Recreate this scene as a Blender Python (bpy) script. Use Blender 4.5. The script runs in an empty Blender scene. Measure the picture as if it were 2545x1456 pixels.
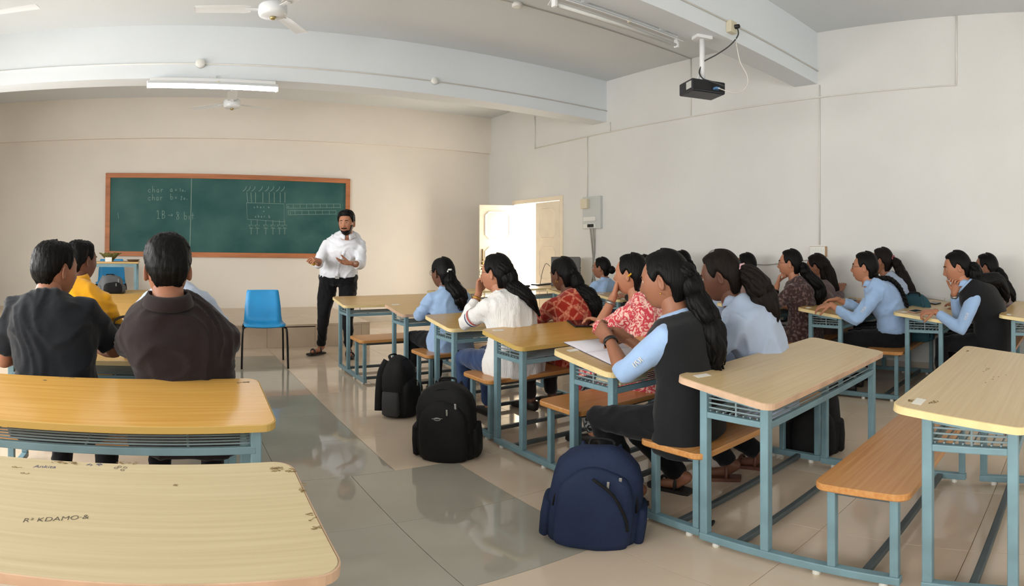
import bpy, bmesh, math, random
from mathutils import Vector, Matrix, noise, Quaternion

# ------------------------------------------------------------------ camera, world, light, exposure
scene = bpy.context.scene
EYE = 1.24                     # lens height above the floor
PXF, PXC, PXY = 1434.0, 432.0, 615.6   # sweep panorama: pixels per radian, column facing the front wall, horizon row
cam_data = bpy.data.cameras.new('camera')
cam_data.type = 'PANO'
cam_data.panorama_type = 'EQUIRECTANGULAR'
cam_data.longitude_min, cam_data.longitude_max = -1272.5 / PXF, 1272.5 / PXF
cam_data.latitude_min, cam_data.latitude_max = -(1456 - PXY) / PXF, PXY / PXF
cam = bpy.data.objects.new('camera', cam_data)
scene.collection.objects.link(cam)
cam.location = (0, 0, EYE)
cam.rotation_euler = (math.pi / 2, 0, -(1272.5 - PXC) / PXF)
scene.camera = cam

world = bpy.data.worlds.new('world'); scene.world = world
world.use_nodes = True
bg = world.node_tree.nodes['Background']
bg.inputs['Color'].default_value = (1.0, 0.985, 0.96, 1)
bg.inputs['Strength'].default_value = 3.0
vs = scene.view_settings
vs.view_transform = 'Standard'; vs.look = 'None'; vs.gamma = 1.0; vs.use_curve_mapping = False
vs.exposure = 0.27

ROOM_L, ROOM_R, ROOM_B, ROOM_F, CEIL = -3.1, 5.47, -2.6, 8.99, 3.62

def area_light(name, loc, rot, sx, sy, power, color=(1, 1, 1)):
    d = bpy.data.lights.new(name, 'AREA'); d.shape = 'RECTANGLE'; d.size = sx; d.size_y = sy
    d.energy = power; d.color = color
    o = bpy.data.objects.new(name, d); o.location = loc; o.rotation_euler = rot
    scene.collection.objects.link(o)
    return o
# daylight coming in through the windows of the left wall, the rear windows and the open door
WIN_L = [(-1.4, 0.5), (1.3, 3.2), (3.9, 5.8)]
WIN_B = [(-2.3, -0.5), (0.9, 2.7), (3.4, 5.0)]
for i, (a, b) in enumerate(WIN_L):
    area_light('window_daylight', (ROOM_L - 0.02, (a + b) / 2, 1.75), (0, -math.radians(64), 0), 1.4, b - a - .05, 84, (1.0, .99, .97))
for i, (a, b) in enumerate(WIN_B):
    area_light('window_daylight', ((a + b) / 2, ROOM_B - 0.02, 1.75), (math.radians(64), 0, math.pi), b - a - .05, 1.4, 60, (.93, .97, 1.0))
area_light('door_daylight', (ROOM_R + 0.12, 7.83, 1.0), (0, math.pi / 2, 0), 1.95, 0.70, 52, (1.0, .88, .72))

# ------------------------------------------------------------------ helpers
R2 = random.Random(7)
COL = scene.collection
def V(*a): return Vector(a)
def px(x, y, d):
    """world point seen at picture column x, row y at horizontal distance d from the lens"""
    th = (x - PXC) / PXF
    return Vector((d * math.sin(th), d * math.cos(th), EYE + d * math.tan((PXY - y) / PXF)))
def pxY(x, y, Y):
    return px(x, y, Y / math.cos((x - PXC) / PXF))
def pxX(x, y, X):
    return px(x, y, X / math.sin((x - PXC) / PXF))
def srgb(r, g, b):
    f = lambda c: (c / 255 / 12.92) if c / 255 <= .04045 else ((c / 255 + .055) / 1.055) ** 2.4
    return (f(r), f(g), f(b), 1.0)

MATS = {}
def mat(name, col, rough=.6, metal=0.0, spec=.5, var=0.0, vscale=6.0, stretch=(1, 1, 1), bump=0.0, bscale=60.0, bstretch=None, col2=None, sheen=0.0, coat=0.0, emit=None, transmission=0.0, coord='Object', lo=.35, hi=.65, detail=6):
    if name in MATS: return MATS[name]
    m = bpy.data.materials.new(name); m.use_nodes = True
    nt = m.node_tree; b = nt.nodes['Principled BSDF']
    c = srgb(*col)
    b.inputs['Base Color'].default_value = c
    b.inputs['Roughness'].default_value = rough
    b.inputs['Metallic'].default_value = metal
    b.inputs['Specular IOR Level'].default_value = spec
    b.inputs['Sheen Weight'].default_value = sheen
    b.inputs['Coat Weight'].default_value = coat
    b.inputs['Coat Roughness'].default_value = .15
    b.inputs['Transmission Weight'].default_value = transmission
    if emit:
        b.inputs['Emission Color'].default_value = srgb(*emit[0]); b.inputs['Emission Strength'].default_value = emit[1]
    def coords(st):
        tc = nt.nodes.new('ShaderNodeTexCoord'); mp = nt.nodes.new('ShaderNodeMapping')
        mp.inputs['Scale'].default_value = st
        nt.links.new(tc.outputs[coord], mp.inputs['Vector'])
        return mp.outputs['Vector']
    if var > 0 or col2:
        n = nt.nodes.new('ShaderNodeTexNoise'); n.inputs['Scale'].default_value = vscale; n.inputs['Detail'].default_value = detail
        nt.links.new(coords(stretch), n.inputs['Vector'])
        r = nt.nodes.new('ShaderNodeValToRGB')
        r.color_ramp.elements[0].position = lo; r.color_ramp.elements[1].position = hi
        if col2:
            r.color_ramp.elements[0].color = c; r.color_ramp.elements[1].color = srgb(*col2)
        else:
            r.color_ramp.elements[0].color = tuple(x * (1 - var) for x in c[:3]) + (1,)
            r.color_ramp.elements[1].color = tuple(min(1, x * (1 + var)) for x in c[:3]) + (1,)
        nt.links.new(n.outputs['Fac'], r.inputs['Fac']); nt.links.new(r.outputs['Color'], b.inputs['Base Color'])
    if bump > 0:
        n2 = nt.nodes.new('ShaderNodeTexNoise'); n2.inputs['Scale'].default_value = bscale; n2.inputs['Detail'].default_value = 4
        nt.links.new(coords(bstretch or stretch), n2.inputs['Vector'])
        bp = nt.nodes.new('ShaderNodeBump'); bp.inputs['Strength'].default_value = bump; bp.inputs['Distance'].default_value = .01
        nt.links.new(n2.outputs['Fac'], bp.inputs['Height']); nt.links.new(bp.outputs['Normal'], b.inputs['Normal'])
    MATS[name] = m
    return m

def link(o, parent=None):
    COL.objects.link(o)
    if parent is not None: o.parent = parent
    return o
def obj_from(name, bm, m, parent=None, smooth=False, loc=None, recalc=True):
    if recalc: bmesh.ops.recalc_face_normals(bm, faces=bm.faces)
    me = bpy.data.meshes.new(name)
    if smooth is not None:
        for f in bm.faces: f.smooth = bool(smooth)
    bm.to_mesh(me); bm.free()
    if m is not None:
        for mm in (m if isinstance(m, (list, tuple)) else [m]): me.materials.append(mm)
    o = bpy.data.objects.new(name, me)
    if loc is not None: o.location = loc
    return link(o, parent)
def dup(o, parent=None, loc=None):
    c = o.copy(); 
    COL.objects.link(c); c.parent = parent
    if loc is not None: c.location = loc
    return c
def dup_tree(o, parent=None):
    c = dup(o, parent)
    for ch in list(o.children): dup_tree(ch, c)
    return c
def tag(o, label=None, cat=None, group=None, kind=None):
    if label: o['label'] = label
    if cat: o['category'] = cat
    if group: o['group'] = group
    if kind: o['kind'] = kind
    return o
def thing(name, label, cat, loc=(0, 0, 0), rotz=0.0, group=None):
    o = bpy.data.objects.new(name, None); o.empty_display_size = .1
    COL.objects.link(o); o.location = loc; o.rotation_euler = (0, 0, rotz)
    return tag(o, label, cat, group)
def structure(o): o['kind'] = 'structure'; return o

def add_box(bm, lo, hi, M=None, mi=0):
    x0, y0, z0 = lo; x1, y1, z1 = hi
    vs_ = [V(x0, y0, z0), V(x1, y0, z0), V(x1, y1, z0), V(x0, y1, z0), V(x0, y0, z1), V(x1, y0, z1), V(x1, y1, z1), V(x0, y1, z1)]
    if M is not None: vs_ = [M @ v for v in vs_]
    b = [bm.verts.new(v) for v in vs_]
    fs = []
    for f in ((0, 3, 2, 1), (4, 5, 6, 7), (0, 1, 5, 4), (1, 2, 6, 5), (2, 3, 7, 6), (3, 0, 4, 7)):
        q = bm.faces.new([b[i] for i in f]); q.material_index = mi; fs.append(q)
    return fs
def box(name, lo, hi, m, parent=None, bevel=0.0, seg=2, M=None):
    bm = bmesh.new(); add_box(bm, lo, hi, M)
    if bevel > 0: bmesh.ops.bevel(bm, geom=bm.edges[:], offset=bevel, segments=seg, affect='EDGES', profile=.5)
    return obj_from(name, bm, m, parent, smooth=False)
def frame_of(t, up=None):
    t = t.normalized()
    a = Vector(up) if up is not None else (V(0, 0, 1) if abs(t.z) < .9 else V(0, 1, 0))
    u = a.cross(t)
    if u.length < 1e-5: u = V(1, 0, 0).cross(t)
    u.normalize(); v = t.cross(u).normalized()
    return u, v
def add_rings(bm, rings, cap=True, mi=0, closed=False):
    """rings: lists of equally many points"""
    R = [[bm.verts.new(p) for p in r] for r in rings]
    n = len(R[0]); k = len(R)
    for i in range(k if closed else k - 1):
        A, B = R[i], R[(i + 1) % k]
        for j in range(n):
            f = bm.faces.new((A[j], A[(j + 1) % n], B[(j + 1) % n], B[j])); f.material_index = mi
    if cap and not closed:
        for ring, rev in ((R[0], True), (R[-1], False)):
            c = bm.verts.new(sum((v.co for v in ring), Vector()) / n)
            for j in range(n):
                q = (ring[j], ring[(j + 1) % n], c)
                f = bm.faces.new(q if not rev else q[::-1]); f.material_index = mi
    return R
def ering(c, u, v, a, b, n=16, p=2.0):
    out = []
    for j in range(n):
        t = 2 * math.pi * j / n; cs, sn = math.cos(t), math.sin(t)
        cx = math.copysign(abs(cs) ** (2 / p), cs); sx = math.copysign(abs(sn) ** (2 / p), sn)
        out.append(c + u * (a * cx) + v * (b * sx))
    return out
def add_tube(bm, pts, r, n=8, cap=True, mi=0, closed=False, round_ends=False):
    pts = [Vector(p) for p in pts]
    k = len(pts); rr = r if isinstance(r, (list, tuple)) else [r] * k
    if round_ends and not closed:
        t0 = (pts[0] - pts[1]).normalized(); t1 = (pts[-1] - pts[-2]).normalized()
        pts = [pts[0] + t0 * rr[0] * .85, pts[0] + t0 * rr[0] * .5] + pts + [pts[-1] + t1 * rr[-1] * .5, pts[-1] + t1 * rr[-1] * .85]
        rr = [rr[0] * .45, rr[0] * .85] + list(rr) + [rr[-1] * .85, rr[-1] * .45]; k = len(pts)
    rings = []; u = None
    for i in range(k):
        if closed: t = pts[(i + 1) % k] - pts[i - 1]
        else: t = pts[min(i + 1, k - 1)] - pts[max(i - 1, 0)]
        t.normalize()
        if u is None: u, v = frame_of(t)
        else:
            u = (u - t * u.dot(t)); u.normalize(); v = t.cross(u)
        a = rr[i]
        rings.append(ering(pts[i], u, v, a[0] if isinstance(a, tuple) else a, a[1] if isinstance(a, tuple) else a, n))
    return add_rings(bm, rings, cap, mi, closed)
def add_lathe(bm, prof, c=V(0, 0, 0), n=24, axis='z', mi=0, cap=True):
    rings = []
    for r, h in prof:
        ring = []
        for j in range(n):
            t = 2 * math.pi * j / n
            p = V(r * math.cos(t), r * math.sin(t), h)
            if axis == 'y': p = V(p.x, p.z, p.y)
            if axis == 'x': p = V(p.z, p.x, p.y)
            ring.append(c + p)
        rings.append(ring)
    return add_rings(bm, rings, cap, mi)
def tube(name, pts, r, m, parent=None, n=8, smooth=True, closed=False, round_ends=False):
    bm = bmesh.new(); add_tube(bm, pts, r, n, closed=closed, round_ends=round_ends)
    return obj_from(name, bm, m, parent, smooth)
def smooth_path(pts, k=6):
    pts = [Vector(p) for p in pts]; out = []
    for i in range(len(pts) - 1):
        p0 = pts[max(i - 1, 0)]; p1 = pts[i]; p2 = pts[i + 1]; p3 = pts[min(i + 2, len(pts) - 1)]
        for j in range(k):
            t = j / k
            out.append(.5 * ((2 * p1) + (p2 - p0) * t + (2 * p0 - 5 * p1 + 4 * p2 - p3) * t * t + (3 * p1 - p0 - 3 * p2 + p3) * t ** 3))
    out.append(pts[-1]); return out
def rounded_rect(w, d, r, seg=5):
    pts = []
    for cx, cy, a0 in ((w / 2 - r, d / 2 - r, 0), (-w / 2 + r, d / 2 - r, 90), (-w / 2 + r, -d / 2 + r, 180), (w / 2 - r, -d / 2 + r, 270)):
        for i in range(seg + 1):
            a = math.radians(a0 + 90 * i / seg); pts.append((cx + r * math.cos(a), cy + r * math.sin(a)))
    return pts
def add_slab(bm, outline, z0, z1, ch=.003, M=None, mi=0):
    """extruded outline (ccw, xy) with small chamfers"""
    cx = sum(p[0] for p in outline) / len(outline); cy = sum(p[1] for p in outline) / len(outline)
    def ring(z, inset):
        o = []
        for x, y in outline:
            dx, dy = x - cx, y - cy; L = math.hypot(dx, dy) or 1
            q = V(x - dx / L * inset, y - dy / L * inset, z); o.append(M @ q if M else q)
        return o
    R = add_rings(bm, [ring(z0, ch), ring(z0 + ch, 0), ring(z1 - ch, 0), ring(z1, ch)], cap=False, mi=mi)
    f = bm.faces.new(R[0][::-1]); f.material_index = mi
    f = bm.faces.new(R[-1]); f.material_index = mi
def text_mesh(s, size, extrude=.0005):
    cu = bpy.data.curves.new('txt', 'FONT'); cu.body = s; cu.size = size; cu.extrude = extrude; cu.offset = -size * .018; cu.shear = .3; cu.align_x = 'CENTER'; cu.align_y = 'CENTER'
    o = bpy.data.objects.new('txt', cu); COL.objects.link(o)
    me = bpy.data.meshes.new_from_object(o.evaluated_get(bpy.context.evaluated_depsgraph_get()))
    bpy.data.objects.remove(o); bpy.data.curves.remove(cu)
    return me
def add_stroke(bm, pts, w, nrm, th=.0012):
    """flat ribbon following points that lie on a surface with normal nrm"""
    pts = [Vector(p) for p in pts]; nrm = Vector(nrm)
    top, bot = [], []
    L = []
    for i, p in enumerate(pts):
        t = (pts[min(i + 1, len(pts) - 1)] - pts[max(i - 1, 0)]).normalized(); s = nrm.cross(t) * (w / 2)
        L.append((p - s + nrm * th, p + s + nrm * th, p - s, p + s))
    vv = [[bm.verts.new(q) for q in l] for l in L]
    for a, b in zip(vv, vv[1:]):
        bm.faces.new((a[0], a[1], b[1], b[0])); bm.faces.new((a[1], a[3], b[3], b[1])); bm.faces.new((a[2], a[0], b[0], b[2]))
# ------------------------------------------------------------------ materials of the room
M_WALL = mat('painted_plaster', (220, 220, 217), .75, spec=.25, var=.025, vscale=1.3, bump=.12, bscale=35)
M_WALLF = mat('plaster_warm_cast', (226, 219, 208), .75, spec=.25, var=.025, vscale=1.3, bump=.12, bscale=35)  # wall plaster with the front wall's warm light cast put into its colour
M_CEIL = mat('ceiling_paint', (212, 217, 219), .8, spec=.2, var=.02, vscale=.8, bump=.1, bscale=30)
M_BEAM = mat('beam_paint', (222, 228, 232), .75, spec=.2, var=.02, vscale=.9, bump=.1, bscale=30)
M_GROUT = mat('grout', (128, 112, 94), .8)
M_TILE = mat('beige_tile', (212, 194, 172), .085, spec=.5, var=.045, vscale=3.0, detail=9, coord='Object')
M_TILE2 = mat('grey_tile', (166, 161, 149), .05, spec=.55, var=.04, vscale=3.0, detail=9)
M_DAIS = mat('platform_stone', (205, 184, 160), .3, var=.05, vscale=4, detail=8)
M_DOOR = mat('door_paint', (236, 224, 202), .5, var=.04, vscale=5, bump=.05, bscale=40)
M_WHITEPL = mat('white_plastic', (226, 226, 220), .45)
M_IVORY = mat('ivory_plastic', (214, 206, 182), .45)
M_BLACKPL = mat('black_plastic', (22, 23, 25), .45)
M_DARKGAP = mat('dark_gap', (45, 36, 30), .9)  # dark platform core, seen in the tile joints and along the chipped edge
M_CONDUIT = mat('conduit_paint', (222, 220, 213), .7)

# ------------------------------------------------------------------ shell
bm = bmesh.new(); add_box(bm, (ROOM_L - .3, ROOM_B - .3, -.15), (ROOM_R + .3, ROOM_F + .3, -.004))
floor = structure(obj_from('floor', bm, M_GROUT))
tile_mesh = {}
def floor_tile(x0, x1, y0, y1, m):
    w, d = x1 - x0, y1 - y0
    key = (round(w, 3), round(d, 3), m.name)
    if key not in tile_mesh:
        b = bmesh.new(); add_slab(b, [(0.0012, .0012), (w - .0012, .0012), (w - .0012, d - .0012), (.0012, d - .0012)], -.012, 0, .0008)
        me = bpy.data.meshes.new('floor_tile'); b.to_mesh(me); b.free(); me.materials.append(m); tile_mesh[key] = me
    o = bpy.data.objects.new('floor_tile', tile_mesh[key]); link(o, floor); o.location = (x0, y0, 0)
DAIS_Y, DAIS_X, DAIS_H = 6.97, 2.45, .29
yk = 1.62 - .605 * 7
while yk < ROOM_F - .02:
    ya, yb = max(yk, ROOM_B), min(yk + .605, ROOM_F)
    yc = (ya + yb) / 2
    x0 = (1.14 if yc > 2.83 else 1.5) - .6 * 8
    while x0 < ROOM_R - .02:
        xa, xb = max(x0, ROOM_L), min(x0 + .6, ROOM_R); x0 += .6
        if xb - xa < .05: continue
        xc = (xa + xb) / 2
        y1 = yb
        if yc > DAIS_Y and xc < DAIS_X - .3: continue
        grey = (1.62 < yc < 2.83 and -.32 < xc < 1.5) or (2.83 < yc < 6.46 and -.1 < xc < 1.14)
        floor_tile(xa, xb, ya, y1, M_TILE2 if grey else M_TILE)
    yk += .605
structure(box('ceiling', (ROOM_L - .3, ROOM_B - .3, CEIL), (ROOM_R + .3, ROOM_F + .3, CEIL + .15), M_CEIL))
def wall(name, boxes, m=None):
    b = bmesh.new()
    for lo, hi in boxes: add_box(b, lo, hi)
    return structure(obj_from(name, b, m or M_WALL))
T = .23
DOOR0, DOOR1, DOORH = 6.83, 8.21, 2.04
wall('wall_front', [((ROOM_L - T, ROOM_F, 0), (ROOM_R + T, ROOM_F + T, CEIL))], M_WALLF)
wall('wall_right', [((ROOM_R, ROOM_B, 0), (ROOM_R + T, DOOR0, CEIL)), ((ROOM_R, DOOR1, 0), (ROOM_R + T, ROOM_F, CEIL)), ((ROOM_R, DOOR0, DOORH), (ROOM_R + T, DOOR1, CEIL))])
def window_wall(name, wins, along, fixed):
    bs = []; lo_, hi_ = (ROOM_B, ROOM_F) if along == 'y' else (ROOM_L - T, ROOM_R + T)
    def seg(a, b, z0, z1):
        if along == 'y': bs.append(((fixed - T, a, z0), (fixed, b, z1)))
        else: bs.append(((a, fixed - T, z0), (b, fixed, z1)))
    c = lo_
    for a, b in wins:
        seg(c, a, 0, CEIL); seg(a, b, 0, 1.0); seg(a, b, 2.5, CEIL); c = b
    seg(c, hi_, 0, CEIL)
    return wall(name, bs)
window_wall('wall_left', WIN_L, 'y', ROOM_L)
window_wall('wall_back', WIN_B, 'x', ROOM_B)
M_WINF = mat('window_frame_paint', (120, 116, 108), .5)
wn = 0
for wins, al, fx in ((WIN_L, 'y', ROOM_L), (WIN_B, 'x', ROOM_B)):
    for a, b in wins:
        wn += 1
        w = bpy.data.objects.new('window_%d' % wn, None); COL.objects.link(w); structure(w)
        w.location = (fx - .15, a, 1.0) if al == 'y' else (a, fx - .15, 1.0)
        L = b - a
        mk = lambda lo, hi: (((-lo[1], lo[0], lo[2]), (hi[1], hi[0], hi[2])) if al == 'y' else (lo, hi))
        for nm, lo, hi in [('window_frame', (0, -.02, 0), (L, .02, .05)), ('window_frame', (0, -.02, 1.45), (L, .02, 1.5)), ('window_frame', (0, -.02, 0), (.05, .02, 1.5)), ('window_frame', (L - .05, -.02, 0), (L, .02, 1.5)), ('window_mullion', (L / 2 - .025, -.02, 0), (L / 2 + .025, .02, 1.5))]:
            lo2, hi2 = ((-.02, lo[0], lo[2]), (.02, hi[0], hi[2])) if al == 'y' else (lo, hi)
            box(nm, lo2, hi2, M_WINF, w)
# beams, lintel band, skirting, platform
BEAM1, BEAM2, BZ = (5.87, 6.15), (2.68, 2.95), 3.015
structure(box('beam_1', (ROOM_L, BEAM1[0], BZ), (ROOM_R, BEAM1[1], CEIL), M_BEAM))
structure(box('beam_2', (ROOM_L, BEAM2[0], BZ), (ROOM_R, BEAM2[1], CEIL), M_BEAM))
structure(box('beam_3', (ROOM_L, -.75, BZ), (ROOM_R, -.47, CEIL), M_BEAM))
structure(box('trim_1', (ROOM_L, ROOM_F - .07, 2.96), (ROOM_R, ROOM_F, CEIL), M_WALLF))
M_SKIRT = mat('skirting_tile', (196, 186, 170), .25, var=.04, vscale=5)
structure(box('baseboard_right', (ROOM_R - .012, ROOM_B, 0), (ROOM_R, DOOR0 - .08, .10), M_SKIRT))
structure(box('baseboard_front', (DAIS_X, ROOM_F - .012, 0), (ROOM_R, ROOM_F, .10), M_SKIRT))
dais = structure(box('teaching_platform', (ROOM_L, DAIS_Y, 0), (DAIS_X, ROOM_F, DAIS_H - .025), M_DARKGAP))
xx = ROOM_L
while xx < DAIS_X - .01:
    x1 = min(xx + .605, DAIS_X)
    box('riser_tile', (xx + .0015, DAIS_Y - .012, .001), (x1 - .0015, DAIS_Y, DAIS_H - (.038 if 1.0 < xx < 1.7 else .026)), M_DAIS, dais)
    for j in range(4):
        ya = DAIS_Y - .02 + j * .51; yb = min(ya + .51, ROOM_F)
        box('platform_tile', (xx + .001, ya + .001, DAIS_H - .025), (x1 - .001, yb - .001, DAIS_H), M_DAIS, dais)
    xx += .605
for j in range(4):
    ya = DAIS_Y + j * .505
    box('riser_tile', (DAIS_X, ya + .001, .001), (DAIS_X + .012, min(ya + .505, ROOM_F) - .001, DAIS_H), M_DAIS, dais)

# ------------------------------------------------------------------ door
door = bpy.data.objects.new('door_1', None); COL.objects.link(door); structure(door); door.location = (ROOM_R, DOOR1, 0)
def jamb(lo, hi): return box('door_frame', lo, hi, M_DOOR, door, .004)
Wd = DOOR1 - DOOR0
jamb((-.02, -.07, 0), (.14, 0, DOORH - .07)); jamb((-.02, -Wd, 0), (.14, -Wd + .07, DOORH - .07)); jamb((-.02, -Wd, DOORH - .07), (.14, 0, DOORH))
def octagon(x0, x1, z0, z1, c):
    return [(x0 + c, z0), (x1 - c, z0), (x1, z0 + c), (x1, z1 - c), (x1 - c, z1), (x0 + c, z1), (x0, z1 - c), (x0, z0 + c)]
def door_leaf(rot, loc, w=.615, flip=False):
    h = DOORH - .08
    lf = box('door_leaf', (0, -.018, .01), (w, .018, h), M_DOOR, door, .003)
    lf.location = loc; lf.rotation_euler = (0, 0, rot)
    for z0, z1 in ((.12, .62), (.73, 1.26), (1.38, 1.86)):
        for s in (-1, 1):
            b = bmesh.new()
            Mx = Matrix(((1, 0, 0, 0), (0, 0, s, .018 * s), (0, 1, 0, 0), (0, 0, 0, 1)))
            o = octagon(.09, w - .09, z0, z1, .07)
            inn = octagon(.115, w - .115, z0 + .025, z1 - .025, .06)
            ra = [Mx @ V(p[0], p[1], 0) for p in o]; rb = [Mx @ V(p[0], p[1], .012) for p in octagon(.098, w - .098, z0 + .008, z1 - .008, .067)]
            rc = [Mx @ V(p[0], p[1], .010) for p in octagon(.108, w - .108, z0 + .018, z1 - .018, .063)]; rd = [Mx @ V(p[0], p[1], .003) for p in inn]
            R = add_rings(b, [ra, rb, rc, rd], cap=False); b.faces.new(R[-1])
            obj_from('door_panel', b, M_DOOR, lf)
    return lf
# far leaf swung open into the room, near leaf closed
a_open = math.pi - math.radians(20)
lf = door_leaf(a_open, (-.01, -.075, 0))
M_BRASS = mat('old_brass', (120, 96, 52), .4, metal=.8)
b = bmesh.new(); add_box(b, (.555, .018, 1.02), (.575, .03, 1.22)); obj_from('latch', b, M_BRASS, lf)
b = bmesh.new(); add_lathe(b, [(.001, .0), (.024, .004), (.024, .018), (.001, .022)], V(.565, .018, .98), 16, 'y'); add_tube(b, [V(.553, .03, .99), V(.553, .03, 1.05), V(.577, .03, 1.05), V(.577, .03, .99)], .004, 6); obj_from('padlock', b, M_BRASS, lf, True)
b = bmesh.new(); add_tube(b, [V(.5, .03, .93), V(.6, .03, .93)], .006, 8); add_box(b, (.52, .018, .80), (.56, .024, .86)); obj_from('bolt', b, M_BRASS, lf, False)
lf2 = door_leaf(math.pi / 2, (.0, -Wd + .075, 0))

# ------------------------------------------------------------------ conduits, junction boxes
def conduit_thing(name, label, runs, r=.008):
    t = thing(name, label, 'conduit', runs[0][0])
    o0 = Vector(runs[0][0])
    for rn in runs:
        tube('conduit_run', [Vector(p) - o0 for p in rn], r, M_CONDUIT, t, 8)
    return t
XW = ROOM_R - .009
CZ = 2.86
conduit_thing('wall_conduit', 'thin painted wiring conduits running along and down the right wall', [
    [(XW, 7.56, CZ), (XW, 1.19, CZ)], [(XW, 1.19, CZ), (XW, 1.19, CEIL)], [(XW, 2.65, 1.27), (XW, 2.65, 3.0)], [(XW, 4.37, CZ), (XW, 4.37, CEIL)],
    [(XW, 5.79, CZ), (XW, 5.79, 3.0)], [(XW, 6.27, 1.97), (XW, 6.27, CZ)], [(XW, 7.56, CZ), (XW, 7.56, 3.4)]])
t = conduit_thing('beam_conduit', 'painted conduit along the front beam above the lit tube light', [[(ROOM_L, 5.862, 3.175), (ROOM_R, 5.862, 3.175)]])
def junction(t, p, axis, r=.045, h=.03):
    b = bmesh.new(); s = -1
    add_lathe(b, [(r, 0), (r, s * h * .8), (r * .8, s * h), (.002, s * h)], Vector(p) - t.location, 20, axis)
    return obj_from('junction_box', b, M_WHITEPL, t, True)
junction(t, (.27, 5.868, 3.175), 'y', .05, .05); junction(t, (2.84, 5.868, 3.175), 'y', .042, .04)
t = conduit_thing('ceiling_conduit', 'dark wiring line crossing the ceiling between the two beams', [[(ROOM_L, 4.37, CEIL - .008), (ROOM_R, 4.37, CEIL - .008)]], .007)
junction(t, (2.96, 4.37, CEIL), 'z', .05, .045)
t = conduit_thing('beam_conduit', 'painted conduit along the near face of the projector beam', [[(ROOM_L, 2.672, 3.165), (ROOM_R, 2.672, 3.165)]])
# ------------------------------------------------------------------ blackboard
M_BOARD = mat('chalkboard_green', (40, 84, 82), .6, spec=.25, col2=(72, 110, 105), vscale=1.6, lo=.38, hi=.78, detail=8, stretch=(1, 1, 1.4))
M_BFRAME = mat('board_wood', (178, 112, 70), .5, var=.18, vscale=4, stretch=(.4, 3, 3))
M_CHALK = mat('chalk', (138, 160, 152), .9, spec=.1)
bx0, bx1, bz0, bz1 = -1.07, 2.82, 1.09, 2.39
bw, bh = bx1 - bx0, bz1 - bz0
bb = thing('blackboard', 'long green chalkboard in a brown wooden frame on the front wall', 'blackboard', ((bx0 + bx1) / 2, ROOM_F, (bz0 + bz1) / 2))
bb.rotation_euler = (0, math.radians(.75), 0)
FW = .075
box('panel', (-bw / 2 + .05, -.022, -bh / 2 + .05), (bw / 2 - .05, -.002, bh / 2 - .05), M_BOARD, bb)
for lo, hi in (((-bw / 2, -.04, bh / 2 - FW), (bw / 2, 0, bh / 2)), ((-bw / 2, -.045, -bh / 2), (bw / 2, 0, -bh / 2 + FW)), ((-bw / 2, -.04, -bh / 2 + FW), (-bw / 2 + FW, 0, bh / 2 - FW)), ((bw / 2 - FW, -.04, -bh / 2 + FW), (bw / 2, 0, bh / 2 - FW))):
    box('frame_rail', lo, hi, M_BFRAME, bb, .004)
# chalk drawing: strokes in the pixel grid of an enlarged view of the board
Binv = (Matrix.Translation(bb.location) @ bb.rotation_euler.to_matrix().to_4x4()).inverted()
def cb(x, y):
    p = Binv @ pxY(240 + x / 3.856, 410 + y / 3.856, ROOM_F - .0225)
    return V(p.x, -.0222, p.z)
G = {'c': [[(.9, .25), (.5, 0), (.1, .3), (.1, .7), (.5, 1), (.95, .8)]], 'h': [[(.1, -1), (.1, 1)], [(.1, .4), (.5, 0), (.85, .3), (.85, 1)]],
     'a': [[(.85, .15), (.4, 0), (.05, .5), (.35, 1), (.8, .6)], [(.85, 0), (.85, .9), (1, 1)]], 'r': [[(.15, 0), (.2, 1)], [(.2, .4), (.5, 0), (.9, .1)]],
     'b': [[(.1, -1), (.1, 1)], [(.1, .3), (.6, 0), (.95, .5), (.6, 1), (.1, .85)]], '=': [[(0, .3), (.9, .3)], [(0, .7), (.9, .7)]],
     '1': [[(.3, -.4), (.5, -.7), (.5, 1)]], '0': [[(.5, 0), (.1, .5), (.5, 1), (.9, .5), (.5, 0)]], '2': [[(.1, -.2), (.5, -.6), (.85, -.2), (.1, 1), (1, 1)]],
     ';': [[(.4, .6), (.3, 1.2)]], 'B': [[(.2, -1), (.2, 1)], [(.2, -1), (.8, -.8), (.8, -.2), (.2, 0), (.95, .2), (.9, .8), (.2, 1)]],
     '8': [[(.8, -.7), (.4, -1), (.1, -.6), (.8, .3), (.7, .9), (.3, 1), (.1, .5), (.85, -.5)]], '>': [[(0, 0), (1.4, 0)], [(1, -.35), (1.4, 0), (1, .35)]],
     'i': [[(.5, 0), (.5, 1)]], 't': [[(.5, -.8), (.5, 1)], [(.1, -.1), (.9, -.1)]], 'I': [[(.1, -.7), (.5, -1), (.5, 1)], [(.1, 1), (1, 1)]], ' ': []}
bm = bmesh.new()
def stroke(pts, w=.0075): add_stroke(bm, [cb(*p) for p in pts], w * .8, (0, -1, 0), .001)
def write(s, x, y, h, adv):
    for ch in s:
        for g in G[ch]:
            q = [(x + gx * h * .8, y + gy * h) for gx, gy in g]
            q = [(p.x, p.y) for p in smooth_path([V(a, b_, 0) for a, b_ in q], 4)] if len(q) > 2 else q
            stroke(q)
        x += adv
write('char', 495, 232, 30, 40); write('a', 705, 228, 28, 0); write('=', 752, 228, 22, 0); write('10;', 795, 236, 18, 24)
write('char', 495, 308, 30, 38); write('b', 708, 302, 28, 0); write('=', 752, 302, 22, 0); write('20;', 805, 312, 20, 28)
write('IB', 575, 475, 38, 48); write('>', 685, 480, 38, 0); write('8', 765, 485, 36, 0); write('bit', 838, 485, 36, 34)
def chalk(name):
    global bm
    o = obj_from(name, bm, M_CHALK, bb, recalc=False); o['kind'] = 'stuff'; bm = bmesh.new()
chalk('chalk_text')
stroke([(910, 125), (905, 400), (893, 825)], .012)
chalk('chalk_line')
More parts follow.
